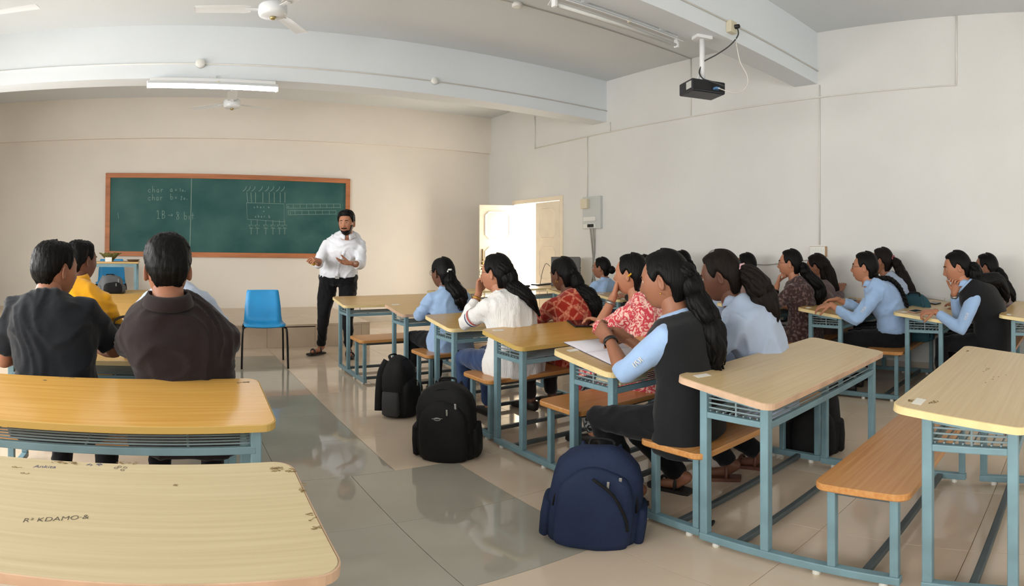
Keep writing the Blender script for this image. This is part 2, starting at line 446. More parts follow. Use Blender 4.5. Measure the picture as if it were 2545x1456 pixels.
for i, x in enumerate((1440, 1478, 1524, 1594, 1655, 1703, 1760, 1805)):
    stroke([(x, 262), (x + (8 if i < 2 else 0), 362)], .009); stroke([(x - 40, 252), (x - 22, 240), (x - 10, 226), (x - 4, 205)][0 if i % 2 else 0:], .009)
stroke([(1437, 362), (1797, 372), (1797, 545), (1445, 520), (1437, 362)], .007)
write('char', 1508, 400, 12, 30); write('a', 1645, 400, 12, 0); write('0', 1598, 438, 10, 0)
write('char', 1520, 490, 12, 28); write('b', 1650, 492, 14, 0)
for x in (1482, 1540, 1622, 1690, 1753, 1803):
    stroke([(x, 528), (x, 575)], .007); stroke([(x - 24, 575), (x + 24, 578), (x, 605), (x - 24, 575)], .006); stroke([(x - 20, 606), (x + 22, 608)], .006); stroke([(x, 606), (x, 665)], .008)
chalk('chalk_diagram')
for y0, xs, n in ((375, 1820, 8), (438, 1835, 7)):
    x1 = 2335 if n == 8 else 2295
    stroke([(xs, y0), (x1, y0 - 2)], .006); stroke([(xs, y0 + 40), (x1, y0 + 32)], .006)
    for k in range(n + 1):
        x = xs + (x1 - xs) * k / n; stroke([(x, y0), (x + 2, y0 + 38)], .006)
write('0', 1832, y0 - 45, 12, 0); write('1', 1852, 460, 12, 0)
stroke([(205, 455), (210, 515)], .006)
chalk('chalk_register'); bm.free()

# ------------------------------------------------------------------ tube lights
M_TUBE_ON = mat('lit_tube', (255, 255, 255), .4, emit=((246, 250, 255), 30.0))
M_TUBE_OFF = mat('unlit_tube', (206, 208, 204), .25)
M_BATTEN = mat('batten_paint', (222, 224, 224), .45)
def tube_light(label, x0, x1, y, z, lit, group=None):
    t = thing('tube_light', label, 'tube light', ((x0 + x1) / 2, y, z))
    L = (x1 - x0) / 2
    # batten, reflector wings, end caps (tombstones) and tube
    b = bmesh.new()
    prof = [(-.075, .012), (-.03, .05), (.03, .05), (.075, .012), (.072, .008), (.03, .044), (-.03, .044), (-.072, .008)]
    rings = [[V(xe, p[0], p[1]) for p in prof] for xe in (-L, L)]
    R = add_rings(b, rings, cap=False); b.faces.new(R[0][::-1]); b.faces.new(R[1])
    obj_from('reflector', b, M_BATTEN, t)
    box('batten', (-L + .02, -.03, .045), (L - .02, .03, .085), M_BATTEN, t, .004)
    for s in (-1, 1):
        box('lamp_holder', (s * L - .012, -.02, -.03), (s * L + .012, .02, .05), M_BATTEN, t, .004)
    tb = bmesh.new(); add_tube(tb, [(-L + .01, 0, -.008), (L - .01, 0, -.008)], .014, 14)
    obj_from('fluorescent_tube', tb, M_TUBE_ON if lit else M_TUBE_OFF, t, True)
    bs = bmesh.new(); add_lathe(bs, [(.001, 0), (.017, .002), (.017, .03), (.001, .032)], V(.05, -.03, .02), 12); obj_from('starter', bs, M_IVORY, t, True)
    return t
tl = tube_light('lit white tube light glowing under the front beam', -.26, 1.05, 5.80, 2.905, True)
tl.rotation_euler = (0, math.radians(.8), 0)
box('bracket', (-.03, .02, .08), (.03, .07, .13), M_BATTEN, tl)
tl = tube_light('unlit tube light fixed beside the projector beam', 2.35, 3.60, 3.03, 2.97, False)
for s in (-.4, .4): box('bracket', (s - .02, -.085, .05), (s + .02, .0, .10), M_BATTEN, tl)

# ------------------------------------------------------------------ ceiling fans
M_FAN = mat('fan_enamel', (222, 226, 228), .3, spec=.5)
M_BRASS2 = mat('fan_brass', (176, 160, 110), .35, metal=.7)
def ceiling_fan(label, x, y, z, ang):
    t = thing('ceiling_fan', label, 'ceiling fan', (x, y, z), ang)
    b = bmesh.new(); add_lathe(b, [(.001, -.068), (.03, -.068), (.09, -.062), (.107, -.052), (.114, -.03), (.114, -.01), (.112, .03), (.095, .05), (.03, .055), (.001, .055)], n=32); obj_from('motor_housing', b, M_FAN, t, True)
    b = bmesh.new(); add_lathe(b, [(.001, -.092), (.018, -.09), (.026, -.078), (.026, -.07)], n=20); obj_from('badge_cap', b, M_BRASS2, t, True)
    b = bmesh.new(); add_tube(b, [(0, 0, .05), (0, 0, CEIL - z)], .012, 12); obj_from('down_rod', b, M_FAN, t, True)
    b = bmesh.new(); add_lathe(b, [(.014, .05), (.045, .06), (.05, .10), (.02, .13)], n=20); obj_from('lower_canopy', b, M_BRASS2, t, True)
    b = bmesh.new(); add_lathe(b, [(.02, CEIL - z - .11), (.055, CEIL - z - .07), (.06, CEIL - z - .001)], n=20); obj_from('ceiling_canopy', b, M_FAN, t, True)
    blade = None
    for k in range(3):
        A = k * 2 * math.pi / 3
        if blade is None:
            b = bmesh.new()
            rings = []
            for r_, w0, w1, tw in ((.17, -.045, .05, .16), (.22, -.06, .06, .15), (.40, -.062, .062, .11), (.58, -.064, .06, .07), (.60, -.058, .055, .07)):
                ring = []
                for yy, zz in ((w0, .0), (w0 * .3, .006), (w1 * .3, .006), (w1, .0), (w1, -.003), (w1 * .3, .002), (w0 * .3, .002), (w0, -.003)):
                    ring.append(V(r_, yy, zz + yy * math.tan(tw)))
                rings.append(ring)
            add_rings(b, rings)
            blade = obj_from('blade', b, M_FAN, t); bl = blade
            b = bmesh.new(); add_box(b, (.09, -.018, -.006), (.21, .018, .0)); brk = obj_from('blade_iron', b, M_FAN, blade)
        else:
            bl = dup(blade, t); dup(brk, bl)
        bl.rotation_euler = (0, 0, A)
    return t
ceiling_fan('white ceiling fan hanging nearest, cut by the top edge', .76, 4.39, 3.19, math.radians(55))
ceiling_fan('white ceiling fan seen just below the lit tube light', .75, 7.42, 3.145, math.radians(25))
ceiling_fan('ceiling fan showing only a blade at the top left corner', -1.62, 4.33, 3.19, math.radians(-6))

# ------------------------------------------------------------------ projector on its pole
M_PROJ = mat('projector_shell', (30, 32, 38), .4, spec=.4)
M_PROJ2 = mat('projector_vent', (10, 10, 11), .6)
M_CABLE = mat('grey_cable', (52, 54, 52), .5); M_WCABLE = mat('white_cable', (212, 210, 202), .5); M_BLUE = mat('vga_blue', (88, 132, 178), .4)
P = V(3.67, 2.82, 2.545)
t = thing('projector', 'black projector hanging on a white pole from the beam', 'projector', (P.x, P.y, P.z), math.radians(-24))
box('body', (-.15, -.115, -.055), (.15, .115, .05), M_PROJ, t, .012, 3)
bm = bmesh.new(); add_lathe(bm, [(.045, 0), (.045, .02), (.035, .022), (.03, .008), (.001, .008)], V(-.06, .112, 0), 20, 'y'); obj_from('lens', bm, M_PROJ2, t, True)
for k in range(8): box('vent_slot', (-.152, -.10 + k * .011, -.03), (-.149, -.095 + k * .011, .03), M_WHITEPL if k % 1 == 0 else M_PROJ2, t)
box('rear_panel', (-.13, -.118, -.04), (.13, -.114, .03), M_PROJ2, t, .001)
bm = bmesh.new(); add_box(bm, (.035, -.16, -.03), (.075, -.117, -.013)); obj_from('video_plug', bm, M_BLUE, t)
pole = bmesh.new(); add_tube(pole, [(0, 0, .05), (0, 0, BZ - P.z - .0)], .022, 12); obj_from('pole', pole, M_BATTEN, t, True)
box('mount_plate', (-.07, -.05, BZ - P.z - .03), (.07, .05, BZ - P.z), M_BATTEN, t, .004)
box('mount_foot', (-.06, -.06, .05), (.06, .06, .065), M_BATTEN, t, .003)
for sx in (-1, 1):
    b = bmesh.new(); add_tube(b, [(sx * .05, 0, .06), (sx * .02, 0, .14)], .006, 6); obj_from('mount_arm', b, M_BATTEN, t, True)
cb_ = pxY(1828, 70, 2.62)
t = thing('power_socket', 'ivory socket box with a black plug on the projector beam', 'socket', tuple(pxY(1812, 68, 2.68)))
box('socket_box', (-.045, -.05, -.06), (.045, 0, .05), M_IVORY, t, .005)
bm = bmesh.new(); add_lathe(bm, [(.001, -.085), (.018, -.085), (.022, -.05), (.022, -.045)], V(.02, 0, 0), 14, 'y'); obj_from('plug', bm, M_BLACKPL, t, True)
s0 = Vector(t.location) + V(.02, -.07, -.02)
def cable(label, pts, r, m):
    o0 = Vector(pts[0]); o = tube('cable', [q - o0 for q in smooth_path(pts, 6)], r, m, None, 8); o.location = o0
    return tag(o, label, 'cable')
cable('dark power cable drooping from the socket to the projector', [s0, s0 + V(-.01, -.01, -.07), px(1815, 112, 4.55), px(1782, 135, 4.6), px(1752, 151, 4.62), px(1745, 160, 4.62), px(1738, 180, 4.6), px(1748, 196, 4.57), px(1770, 203, 4.52), px(1800, 214, 4.5)], .006, M_CABLE)
cable('thin white cable looping below the projector beam', [Vector(P) + Matrix.Rotation(math.radians(-24), 3, 'Z') @ V(.055, -.16, -.022), px(1825, 232, 4.55), px(1845, 226, 4.6), px(1858, 208, 4.62), px(1856, 186, 4.62), px(1840, 155, 4.62), px(1832, 120, 4.62), px(1828, 95, 4.6)], .004, M_WCABLE)

# ------------------------------------------------------------------ wall boxes
M_PANEL = mat('grey_enamel', (196, 200, 198), .45)
t = thing('distribution_board', 'grey metal electrical board on the wall right of the door', 'electrical box', (ROOM_R, 6.14, 1.74))
box('backboard', (-.05, -.19, -.23), (0, .19, .23), M_PANEL, t, .006)
box('meter_box', (-.11, .03, .06), (-.05, .17, .20), M_IVORY, t, .008)
for z0, z1 in ((-.12, -.06), (-.22, -.16)): box('switch_row', (-.062, -.10, z0), (-.05, .16, z1), M_WHITEPL, t, .003)
for yy in (-.045, .02): box('plug', (-.09, yy - .022, -.21), (-.05, yy + .022, -.165), M_BLACKPL, t, .006)
for yy, w in ((-.045, .02), (.02, -.02)):
    c0 = V(ROOM_R - .05, 6.14 + yy, 1.53)
    cable('grey cable hanging down from the electrical board, ' + ('nearer' if yy < 0 else 'farther') + ' of the pair', [c0, c0 + V(.03, w * .5, -.3), c0 + V(.03, w * 2, -.6), c0 + V(.03, -w, -.85)], .011, M_CABLE if yy < -1 else mat('grey_cord', (150, 148, 142), .5))
t = thing('switch_board', 'small white switch board on the right wall above the students', 'switch board', (ROOM_R, 2.66, 1.20))
box('back_box', (-.035, -.095, -.055), (0, .095, .055), mat('tan_box', (176, 140, 96), .5), t, .003)
box('switch_plate', (-.042, -.088, -.052), (-.035, .09, .052), M_WHITEPL, t, .003)
for j in range(2):
    for k in range(5): box('switch', (-.047, -.075 + k * .031, -.04 + j * .045), (-.042, -.053 + k * .031, -.008 + j * .045), M_WHITEPL, t, .002)
cable('grey cable looped along the right wall above the heads', [pxX(2036, 612, ROOM_R - .02), pxX(2030, 640, ROOM_R - .015), pxX(1960, 652, ROOM_R - .015), pxX(1880, 657, ROOM_R - .015), pxX(1810, 632, ROOM_R - .015), pxX(1770, 622, ROOM_R - .015), pxX(1752, 650, ROOM_R - .015), pxX(1742, 700, ROOM_R - .015)], .005, mat('grey_cord', (150, 148, 142), .5))
# ------------------------------------------------------------------ classroom desks (desk and bench on one steel frame)
M_STEEL = mat('blue_grey_steel', (114, 144, 153), .42, spec=.45, var=.12, vscale=7, bump=.05, bscale=50)
M_STEELD = mat('dull_dark_steel', (74, 84, 86), .5, var=.15, vscale=6)
M_WIRE = mat('wire_steel', (128, 146, 150), .4, spec=.5)
M_GLIDE = mat('glide_white', (214, 212, 204), .5)
def wood(name, c1, c2, rough=.32):
    return mat(name, c1, rough, spec=.45, col2=c2, vscale=3.6, stretch=(.5, 20, 20), lo=.3, hi=.7, detail=8, bump=.03, bscale=20)
W_TAN = wood('desk_laminate_tan', (190, 152, 92), (204, 170, 112), .25)
W_GOLD = wood('desk_laminate_gold', (190, 142, 66), (206, 162, 88), .22)
W_PALE = wood('desk_laminate_pale', (180, 163, 126), (194, 178, 143), .45)
W_SAND = wood('desk_laminate_sand', (192, 165, 120), (206, 182, 140), .3)
W_BENCH = wood('bench_wood', (182, 122, 64), (200, 148, 92), .3)
E_CREAM = mat('edge_cream', (226, 204, 150), .45, var=.05, vscale=20); E_PINK = mat('edge_pink', (200, 168, 140), .5, var=.12, vscale=12); E_WOOD = mat('edge_wood', (190, 140, 84), .45, var=.1, vscale=15); E_GOLD = mat('edge_gold', (196, 164, 92), .4)
M_STICK = mat('paper_sticker', (226, 222, 212), .7)
M_STAIN = mat('ink_stain', (128, 106, 66), .7); M_INK = mat('blue_ink', (44, 58, 110), .6); M_PENCIL = mat('pencil', (70, 64, 56), .7)
DL, DD, DTH = 1.18, .43, .025
TILT = math.atan2(.055, .427)
ZC = .7125
UNIT = {}
def shared(key, fn, m):
    if key not in UNIT:
        b = bmesh.new(); fn(b); bmesh.ops.recalc_face_normals(b, faces=b.faces)
        me = bpy.data.meshes.new(key); b.to_mesh(me); b.free(); me.materials.append(m); UNIT[key] = me
    return UNIT[key]
def part(name, key, fn, m, parent, loc=(0, 0, 0), rot=(0, 0, 0)):
    o = bpy.data.objects.new(name, shared(key, fn, m)); link(o, parent); o.location = loc; o.rotation_euler = rot
    return o
def bar(lo, hi, bv=.004):
    def f(b):
        add_box(b, lo, hi); bmesh.ops.bevel(b, geom=b.edges[:], offset=bv, segments=2, affect='EDGES', profile=.5)
    return f
def rod(p, q, r=.0035, n=6):
    return lambda b: add_tube(b, [p, q], r, n)
def top_fn(b): add_slab(b, rounded_rect(DL, DD, .045, 6), -DTH, 0, .003)
def band_fn(b):
    o1 = rounded_rect(DL + .004, DD + .004, .047, 6); o2 = rounded_rect(DL - .002, DD - .002, .045, 6)
    add_rings(b, [[V(x, y, -DTH - .0005) for x, y in o2], [V(x, y, -DTH - .0005) for x, y in o1], [V(x, y, -.0015) for x, y in o1], [V(x, y, -.0005) for x, y in o2]], closed=True)
def bench_fn(b): add_slab(b, rounded_rect(DL, .33, .045, 6), -.027, 0, .005)
LX = .53
def desk(label, x_left, yc, wood_m=W_TAN, edge_m=E_WOOD, bench=True, sticker=True, rot=0.0, z=0.0, flat=False, group=None):
    t = thing('classroom_desk', label, 'desk', (x_left + DL / 2, yc, z), rot, group)
    tilt = 0 if flat else TILT
    top = part('tabletop', 'top' + wood_m.name, top_fn, wood_m, t, (0, 0, ZC), (tilt, 0, 0))
    part('edge_band', 'band' + edge_m.name, band_fn, edge_m, top)
    if sticker: part('sticker', 'sticker', bar((-.035, -.016, 0), (.035, .016, .0008), .0002), M_STICK, top, (-.50, .15, .0002), (0, 0, R2.uniform(-.2, .2)))
    h1, h2 = (.692, .658) if not flat else (.685, .685)
    for sx in (-1, 1):
        x = sx * LX
        part('leg', 'leg1%s' % flat, bar((-.017, -.017, .055), (.017, .017, h1)), M_STEEL, t, (x, .11, 0))
        part('leg', 'leg2%s' % flat, bar((-.017, -.017, .055), (.017, .017, h2)), M_STEEL, t, (x, -.16, 0))
        y0 = -.66 if bench else -.18
        part('base_rail', 'base%s' % bench, bar((-.017, y0, .02), (.017, .13, .055)), M_STEEL, t, (x, 0, 0))
        for yy in ((.06, -.36, -.6) if bench else (.06, -.12)):
            part('glide_foot', 'glide', lambda b: add_lathe(b, [(.001, 0), (.014, 0), (.016, .006), (.013, .022), (.001, .022)], n=12), M_GLIDE, t, (x, yy, 0))
        part('rack_side_rail', 'rsr', bar((-.014, -.145, .575), (.014, .095, .6)), M_STEEL, t, (x, 0, 0))
        part('top_rail', 'trl', bar((-.012, -.14, -.052), (.012, .10, -.027)), M_STEEL, t, (x, 0, ZC), (tilt, 0, 0))
        for k, zz in enumerate((.617, .636, .655)):
            part('side_wire', 'sw', rod((0, -.145, 0), (0, .095, 0)), M_WIRE, t, (x, 0, zz))
        part('side_wire', 'swv', rod((0, 0, .6), (0, 0, .675), .004), M_WIRE, t, (x, -.03, 0))
        if bench:
            for yy in (-.42, -.64):
                part('bench_leg', 'bleg', bar((-.015, -.015, .055), (.015, .015, .393)), M_STEEL, t, (x, yy, 0))
            part('bench_bracket', 'bbr', bar((-.013, -.64, .365), (.013, -.42, .393)), M_STEELD, t, (x, 0, 0))
    for yy in (-.03,) + ((-.53,) if bench else ()):
        part('stretcher', 'str', bar((-LX, -.014, .024), (LX, .014, .05)), M_STEELD, t, (0, yy, 0))
    for yy in (.11, -.168):
        part('rack_rail', 'rr', bar((-LX, -.01, .572), (LX, .01, .6)), M_STEEL, t, (0, yy, 0))
    for k in range(9):
        part('rack_wire', 'rw', rod((-LX, 0, .604), (LX, 0, .604)), M_WIRE, t, (0, -.152 + k * .030, 0))
    for xx in (-.32, 0, .32):
        part('rack_cross_wire', 'rcw', rod((0, -.168, .597), (0, .11, .597), .004), M_WIRE, t, (xx, 0, 0))
        part('rack_back_wire', 'rbw', rod((0, .115, .6), (0, .115, .69), .004), M_WIRE, t, (xx, 0, 0))
    part('rack_back_wire', 'rbh', rod((-LX, .115, .645), (LX, .115, .645)), M_WIRE, t)
    if bench:
        part('bench_top', 'benchtop', bench_fn, W_BENCH, t, (0, -.535, .42))
        for yy in (-.42, -.64):
            part('bench_rail', 'brl', bar((-LX, -.012, .366), (LX, .012, .393)), M_STEELD, t, (0, yy, 0))
    return t
def on_top(dk, lx, ly, lz=0.0):
    """world point on a desk's tilted top, lx/ly in the top's own plane"""
    top = [c for c in dk.children if c.name.startswith('tabletop')][0]
    Mw = Matrix.Translation(dk.location) @ dk.rotation_euler.to_matrix().to_4x4() @ Matrix.Translation(top.location) @ top.rotation_euler.to_matrix().to_4x4()
    return Mw @ V(lx, ly, lz)
def px_on(dk, x, y):
    """plane coordinates on a desk's top of the picture point x, y"""
    top = [c for c in dk.children if c.name.startswith('tabletop')][0]
    Mw = Matrix.Translation(dk.location) @ dk.rotation_euler.to_matrix().to_4x4() @ Matrix.Translation(top.location) @ top.rotation_euler.to_matrix().to_4x4()
    Mi = Mw.inverted(); a = Mi @ V(0, 0, EYE); b = Mi @ px(x, y, 1.0); d = b - a
    s = -a.z / d.z
    return a.x + d.x * s, a.y + d.y * s
def top_of(dk): return [c for c in dk.children if c.name.startswith('tabletop')][0]
def scribble(dk, x, y, w, h, n=6, m=M_STAIN, lw=.0022, seed=1):
    rr = random.Random(seed); b = bmesh.new()
    for k in range(n):
        cx, cy = x + rr.uniform(-w, w) / 2, y + rr.uniform(-h, h) / 2
        pts = [V(cx + rr.uniform(-.007, .007), cy + rr.uniform(-.004, .004), .0003) for i in range(4)]
        add_stroke(b, smooth_path(pts, 3), lw * rr.uniform(.7, 1.6), (0, 0, 1), .0004)
    o = obj_from('scribble', b, m, top_of(dk), recalc=False); o['kind'] = 'stuff'; return o
D = {}
D[1] = desk('empty desk with a long tan top nearest the standing teacher', 1.60, 5.48, W_TAN, E_CREAM, sticker=False)
D[2] = desk('desk with a cream sticker in front of the first blue shirted student', 1.84, 4.62, W_TAN, E_PINK)
D[3] = desk('desk under the elbows of the white sweater student', 1.80, 3.68, W_TAN, E_CREAM, sticker=False)
D[4] = desk('yellow tan desk holding a dark tablet, in front of the pink patterned shirt', 1.79, 2.835, W_GOLD, E_GOLD)
D[5] = desk('desk with an open notebook and papers in its wire rack', 1.72, 2.03, W_TAN, E_CREAM)
D[6] = desk('empty desk with a pinkish worn edge, nearest of its column but one', 1.70, 1.225, W_SAND, E_PINK)
D[7] = desk('empty desk cut by the right edge, with stains and a torn sticker', 1.70, .365, W_SAND, E_CREAM)
rows = [.39, 1.22, 2.06, 2.9, 3.75, 4.6, 5.45]
rl = ['empty desk at the right picture edge against the right wall', 'desk with books and a phone in front of the black vest at the right', 'desk under both hands of the light blue shirt with glasses', 'desk by the right wall in front of the brown top', 'desk by the right wall in front of the pale pink top', 'desk by the right wall in front of the white top student', 'frontmost desk by the right wall, nearest the computer tower']
RD = {}
for i, (y, l) in enumerate(zip(rows, rl)): RD[i] = desk(l, 4.25, y, W_TAN if i != 1 else W_SAND, E_CREAM)
L = {}
ll = [(.26, 1.055, 'pale scribbled desk in the bottom left corner', W_PALE, E_PINK), (.315, 1.945, 'golden desk behind the two nearest seated students', W_GOLD, E_GOLD), (.30, 3.0, 'desk at which the black and brown shirted students sit', W_TAN, E_CREAM), (.30, 4.0, 'desk in front of the yellow shirted student', W_GOLD, E_GOLD), (.30, 5.0, 'empty golden desk third from the platform on the left', W_GOLD, E_GOLD), (.30, 6.0, 'empty golden desk second from the platform on the left', W_GOLD, E_GOLD)]
for i, (xe, y, l, wm, em) in enumerate(ll): L[i] = desk(l, xe - DL, y, wm, em, sticker=False)
L[6] = desk('desk without bench carrying a grey bag, close to the platform', .30 - DL, 6.62, W_TAN, E_CREAM, bench=False, sticker=False)
C1 = desk('desk with keyboard and mouse standing before the open door', 3.02, 6.25, W_TAN, E_CREAM, bench=False, sticker=False, flat=True)
C2 = desk('desk carrying the computer tower in front of the door', 4.22, 6.25, W_TAN, E_CREAM, bench=False, sticker=False, flat=True)
# wear and writing on the tops
for n_, (x, y, w, h, n) in enumerate([(160, 1150, .05, .012, 14), (690, 1165, .03, .02, 14), (230, 1155, .03, .01, 6), (320, 1152, .05, .015, 9), (752, 1210, .01, .05, 8), (775, 1290, .008, .08, 8), (725, 1170, .02, .02, 8), (440, 1205, .01, .01, 2), (60, 1170, .09, .03, 5)]):
    lx, ly = px_on(L[0], x, y); scribble(L[0], lx, ly, w, h, n, M_STAIN if n_ not in (2,) else M_INK, .0009, n_)
for n_, (x, y, w, h, n) in enumerate([(605, 950, .04, .012, 14), (115, 945, .02, .006, 4), (160, 938, .08, .004, 5)]):
    lx, ly = px_on(L[1], x, y); scribble(L[1], lx, ly, w, h, n, M_STAIN, .002, 20 + n_)
for n_, (x, y, w, h, n) in enumerate([(2265, 995, .03, .02, 10), (2320, 1000, .04, .02, 10), (2440, 915, .12, .06, 6), (2405, 872, .03, .01, 7), (2470, 940, .2, .1, 5)]):
    lx, ly = px_on(D[7], x, y); scribble(D[7], lx, ly, w, h, n, M_STAIN, .002, 40 + n_)
for s, x, y, sz, m, rz in (('Ankita', 110, 1160, .019, M_INK, .1), ('R\u00b2 KDAMO\u00b7&', 137, 1290, .021, M_PENCIL, .28)):
    lx, ly = px_on(L[0], x, y); me = text_mesh(s, sz, .0002); me.materials.append(m)
    o = bpy.data.objects.new('written_name' if m is M_INK else 'written_note', me); link(o, top_of(L[0])); o.location = (lx, ly, .0004); o.rotation_euler = (0, 0, rz)
bm = bmesh.new()
for x, y in ((288, 1163), (297, 1160), (304, 1168), (311, 1162)):
    lx, ly = px_on(L[0], x, y); add_stroke(bm, [V(lx + .004 * math.cos(a * .7), ly + .004 * math.sin(a * .7), .0003) for a in range(10)], .001, (0, 0, 1), .0003)
o = obj_from('doodle', bm, M_PENCIL, top_of(L[0]), recalc=False); o['kind'] = 'stuff'
# ------------------------------------------------------------------ people
SK_M = mat('skin_brown', (146, 98, 74), .5, spec=.35, var=.06, vscale=14)
SK_D = mat('skin_deep', (104, 68, 52), .5, spec=.35, var=.06, vscale=14)
SK_L = mat('skin_light_brown', (172, 118, 90), .5, spec=.35, var=.05, vscale=14)
M_HAIR = mat('black_hair', (11, 10, 10), .5, spec=.13, var=.3, vscale=50, stretch=(1, 1, .12), bump=.5, bscale=90, bstretch=(1, 1, .1))
M_HAIRB = mat('dark_brown_hair', (22, 16, 13), .55, spec=.13, var=.3, vscale=45, stretch=(1, 1, .15), bump=.6, bscale=70, bstretch=(1, 1, .2))
M_EYE = mat('eye_white', (214, 208, 200), .25); M_IRIS = mat('iris_dark', (24, 16, 12), .15); M_LIP = mat('lips', (126, 72, 62), .45)
def cloth(name, c, **k):
    a = dict(rough=.85, spec=.15, sheen=.25, var=.06, vscale=9, bump=.25, bscale=26); a.update(k)
    return mat(name, c, **a)
C_BLUE = cloth('light_blue_shirt', (150, 178, 214)); C_GREYBLUE = cloth('pale_grey_blue_shirt', (164, 178, 200)); C_BLACK = cloth('black_cotton', (20, 21, 23), sheen=.1); C_VEST = cloth('black_vest', (24, 25, 27), sheen=.12)
C_TSHIRT = cloth('black_tee', (24, 27, 32), sheen=.12); C_BROWN = cloth('dark_brown_polo', (36, 27, 29), sheen=.12, bscale=200, bump=.15); C_YELLOW = cloth('yellow_polo', (222, 158, 22)); C_PALEBLUE = cloth('white_blue_shirt', (182, 194, 214))
C_WHITE = cloth('white_shirt', (226, 228, 234), bump=.2, bscale=14); C_SWEAT = cloth('white_rib_knit', (228, 227, 224), bump=.5, bscale=9, bstretch=(12, 12, 2.2), var=.03)
C_JEANS = cloth('blue_denim', (38, 54, 88), col2=(56, 76, 112), vscale=5); C_PANT = cloth('black_trousers', (19, 19, 22), sheen=.08); C_MAROON = cloth('maroon_cloth', (92, 30, 40)); C_TAUPE = cloth('taupe_cardigan', (104, 88, 86)); C_LACE = cloth('brown_lace', (62, 44, 42), col2=(112, 90, 86), vscale=42, lo=.5, hi=.62); C_PEACH = cloth('pale_pink_top', (196, 164, 156)); C_DARK = cloth('dark_top', (34, 27, 28)); C_OFFW = cloth('off_white_top', (196, 196, 200))
M_SANDAL = mat('black_leather', (24, 20, 19), .5); M_SANDALB = mat('brown_leather', (96, 58, 44), .55); M_SOLE = mat('sole_grey', (120, 112, 104), .7)
def pattern_mat(name, base, line, kind):
    if name in MATS: return MATS[name]
    m = bpy.data.materials.new(name); m.use_nodes = True; nt = m.node_tree; b = nt.nodes['Principled BSDF']
    b.inputs['Roughness'].default_value = .8; b.inputs['Specular IOR Level'].default_value = .2; b.inputs['Sheen Weight'].default_value = .2
    tc = nt.nodes.new('ShaderNodeTexCoord'); ramp = nt.nodes.new('ShaderNodeValToRGB')
    ramp.color_ramp.elements[0].color = srgb(*base); ramp.color_ramp.elements[1].color = srgb(*line)
    if kind == 'squares':   # printed squares: outlines of a brick pattern broken up by a blotch
        mp = nt.nodes.new('ShaderNodeMapping'); mp.inputs['Rotation'].default_value = (.3, .9, .5); nt.links.new(tc.outputs['Object'], mp.inputs['Vector'])
        v = nt.nodes.new('ShaderNodeTexVoronoi'); v.feature = 'DISTANCE_TO_EDGE'; v.distance = 'CHEBYCHEV' if hasattr(v, 'distance') else v.distance
        v.inputs['Scale'].default_value = 15; v.inputs['Randomness'].default_value = .08
        n = nt.nodes.new('ShaderNodeTexNoise'); n.inputs['Scale'].default_value = 40
        ma = nt.nodes.new('ShaderNodeMath'); ma.operation = 'LESS_THAN'; ma.inputs[1].default_value = .10
        mb = nt.nodes.new('ShaderNodeMath'); mb.operation = 'MULTIPLY'
        nt.links.new(mp.outputs[0], v.inputs['Vector']); nt.links.new(v.outputs['Distance'], ma.inputs[0]); nt.links.new(ma.outputs[0], mb.inputs[0]); nt.links.new(n.outputs['Fac'], mb.inputs[1])
        ramp.color_ramp.elements[0].position = .25; ramp.color_ramp.elements[1].position = .75
        nt.links.new(mb.outputs[0], ramp.inputs['Fac'])
    else:                   # feathery leaf print
        w = nt.nodes.new('ShaderNodeTexNoise'); w.inputs['Scale'].default_value = 24; w.inputs['Detail'].default_value = 3; w.inputs['Distortion'].default_value = 2.6
        nt.links.new(tc.outputs['Object'], w.inputs['Vector'])
        ramp.color_ramp.elements[0].position = .47; ramp.color_ramp.elements[1].position = .56
        nt.links.new(w.outputs['Fac'], ramp.inputs['Fac'])
    nt.links.new(ramp.outputs['Color'], b.inputs['Base Color']); MATS[name] = m
    return m
C_RED = pattern_mat('red_square_print', (158, 40, 26), (226, 150, 118), 'squares')
C_PINK = pattern_mat('pink_leaf_print', (202, 66, 78), (238, 196, 182), 'leaf')
C_DARKPRINT = pattern_mat('dark_leaf_print', (22, 24, 27), (150, 156, 156), 'leaf')

def sstep(a, b, x):
    t = max(0.0, min(1.0, (x - a) / (b - a))); return t * t * (3 - 2 * t)
def gs(x, s): return math.exp(-(x / s) ** 2)
def head_pt(th, ph):
    """skin surface of the head; th azimuth from the face (+y), ph elevation"""
    dx, dy, dz = math.cos(ph) * math.sin(th), math.cos(ph) * math.cos(th), math.sin(ph)
    k = (abs(dx) ** 2.3 + abs(dy) ** 2.3 + abs(dz) ** 2.3) ** (-1 / 2.3)
    x, y, z = .073 * dx * k, .094 * dy * k, .114 * dz * k
    zf = max(0.0, -z / .118)
    x *= 1 - .30 * zf ** 1.4
    if dy < 0: y *= 1 - .42 * zf; y *= 1.04
    else:
        y *= 1 - .04 * sstep(.03, .1, z)
        y -= .010 * sstep(.0, -.03, z) * 0
        y += .010 * gs(z + .102, .022) * gs(x, .03)
        y += .020 * gs(x, .011) * gs(z + .026, .015) + .010 * gs(x, .010) * gs(z + .002, .02) + .004 * gs(abs(x) - .013, .008) * gs(z + .033, .008)
        y -= .007 * gs(abs(x) - .031, .013) * gs(z - .012, .011)
        y += .004 * gs(z - .034, .009) * gs(x, .05)
        y += .006 * gs(x, .019) * (gs(z + .057, .0055) + gs(z + .069, .0055)) - .003 * gs(x, .02) * gs(z + .063, .003)
        y += .003 * gs(abs(x) - .04, .016) * gs(z + .02, .02)
    return V(x, y, z)
def head_grid(bm, f, M, nt_=56, np_=40):
    rows_ = []
    for j in range(1, np_):
        ph = -math.pi / 2 + math.pi * j / np_
        rows_.append([M @ f(-math.pi + 2 * math.pi * i / nt_, ph) for i in range(nt_)])
    add_rings(bm, rows_)
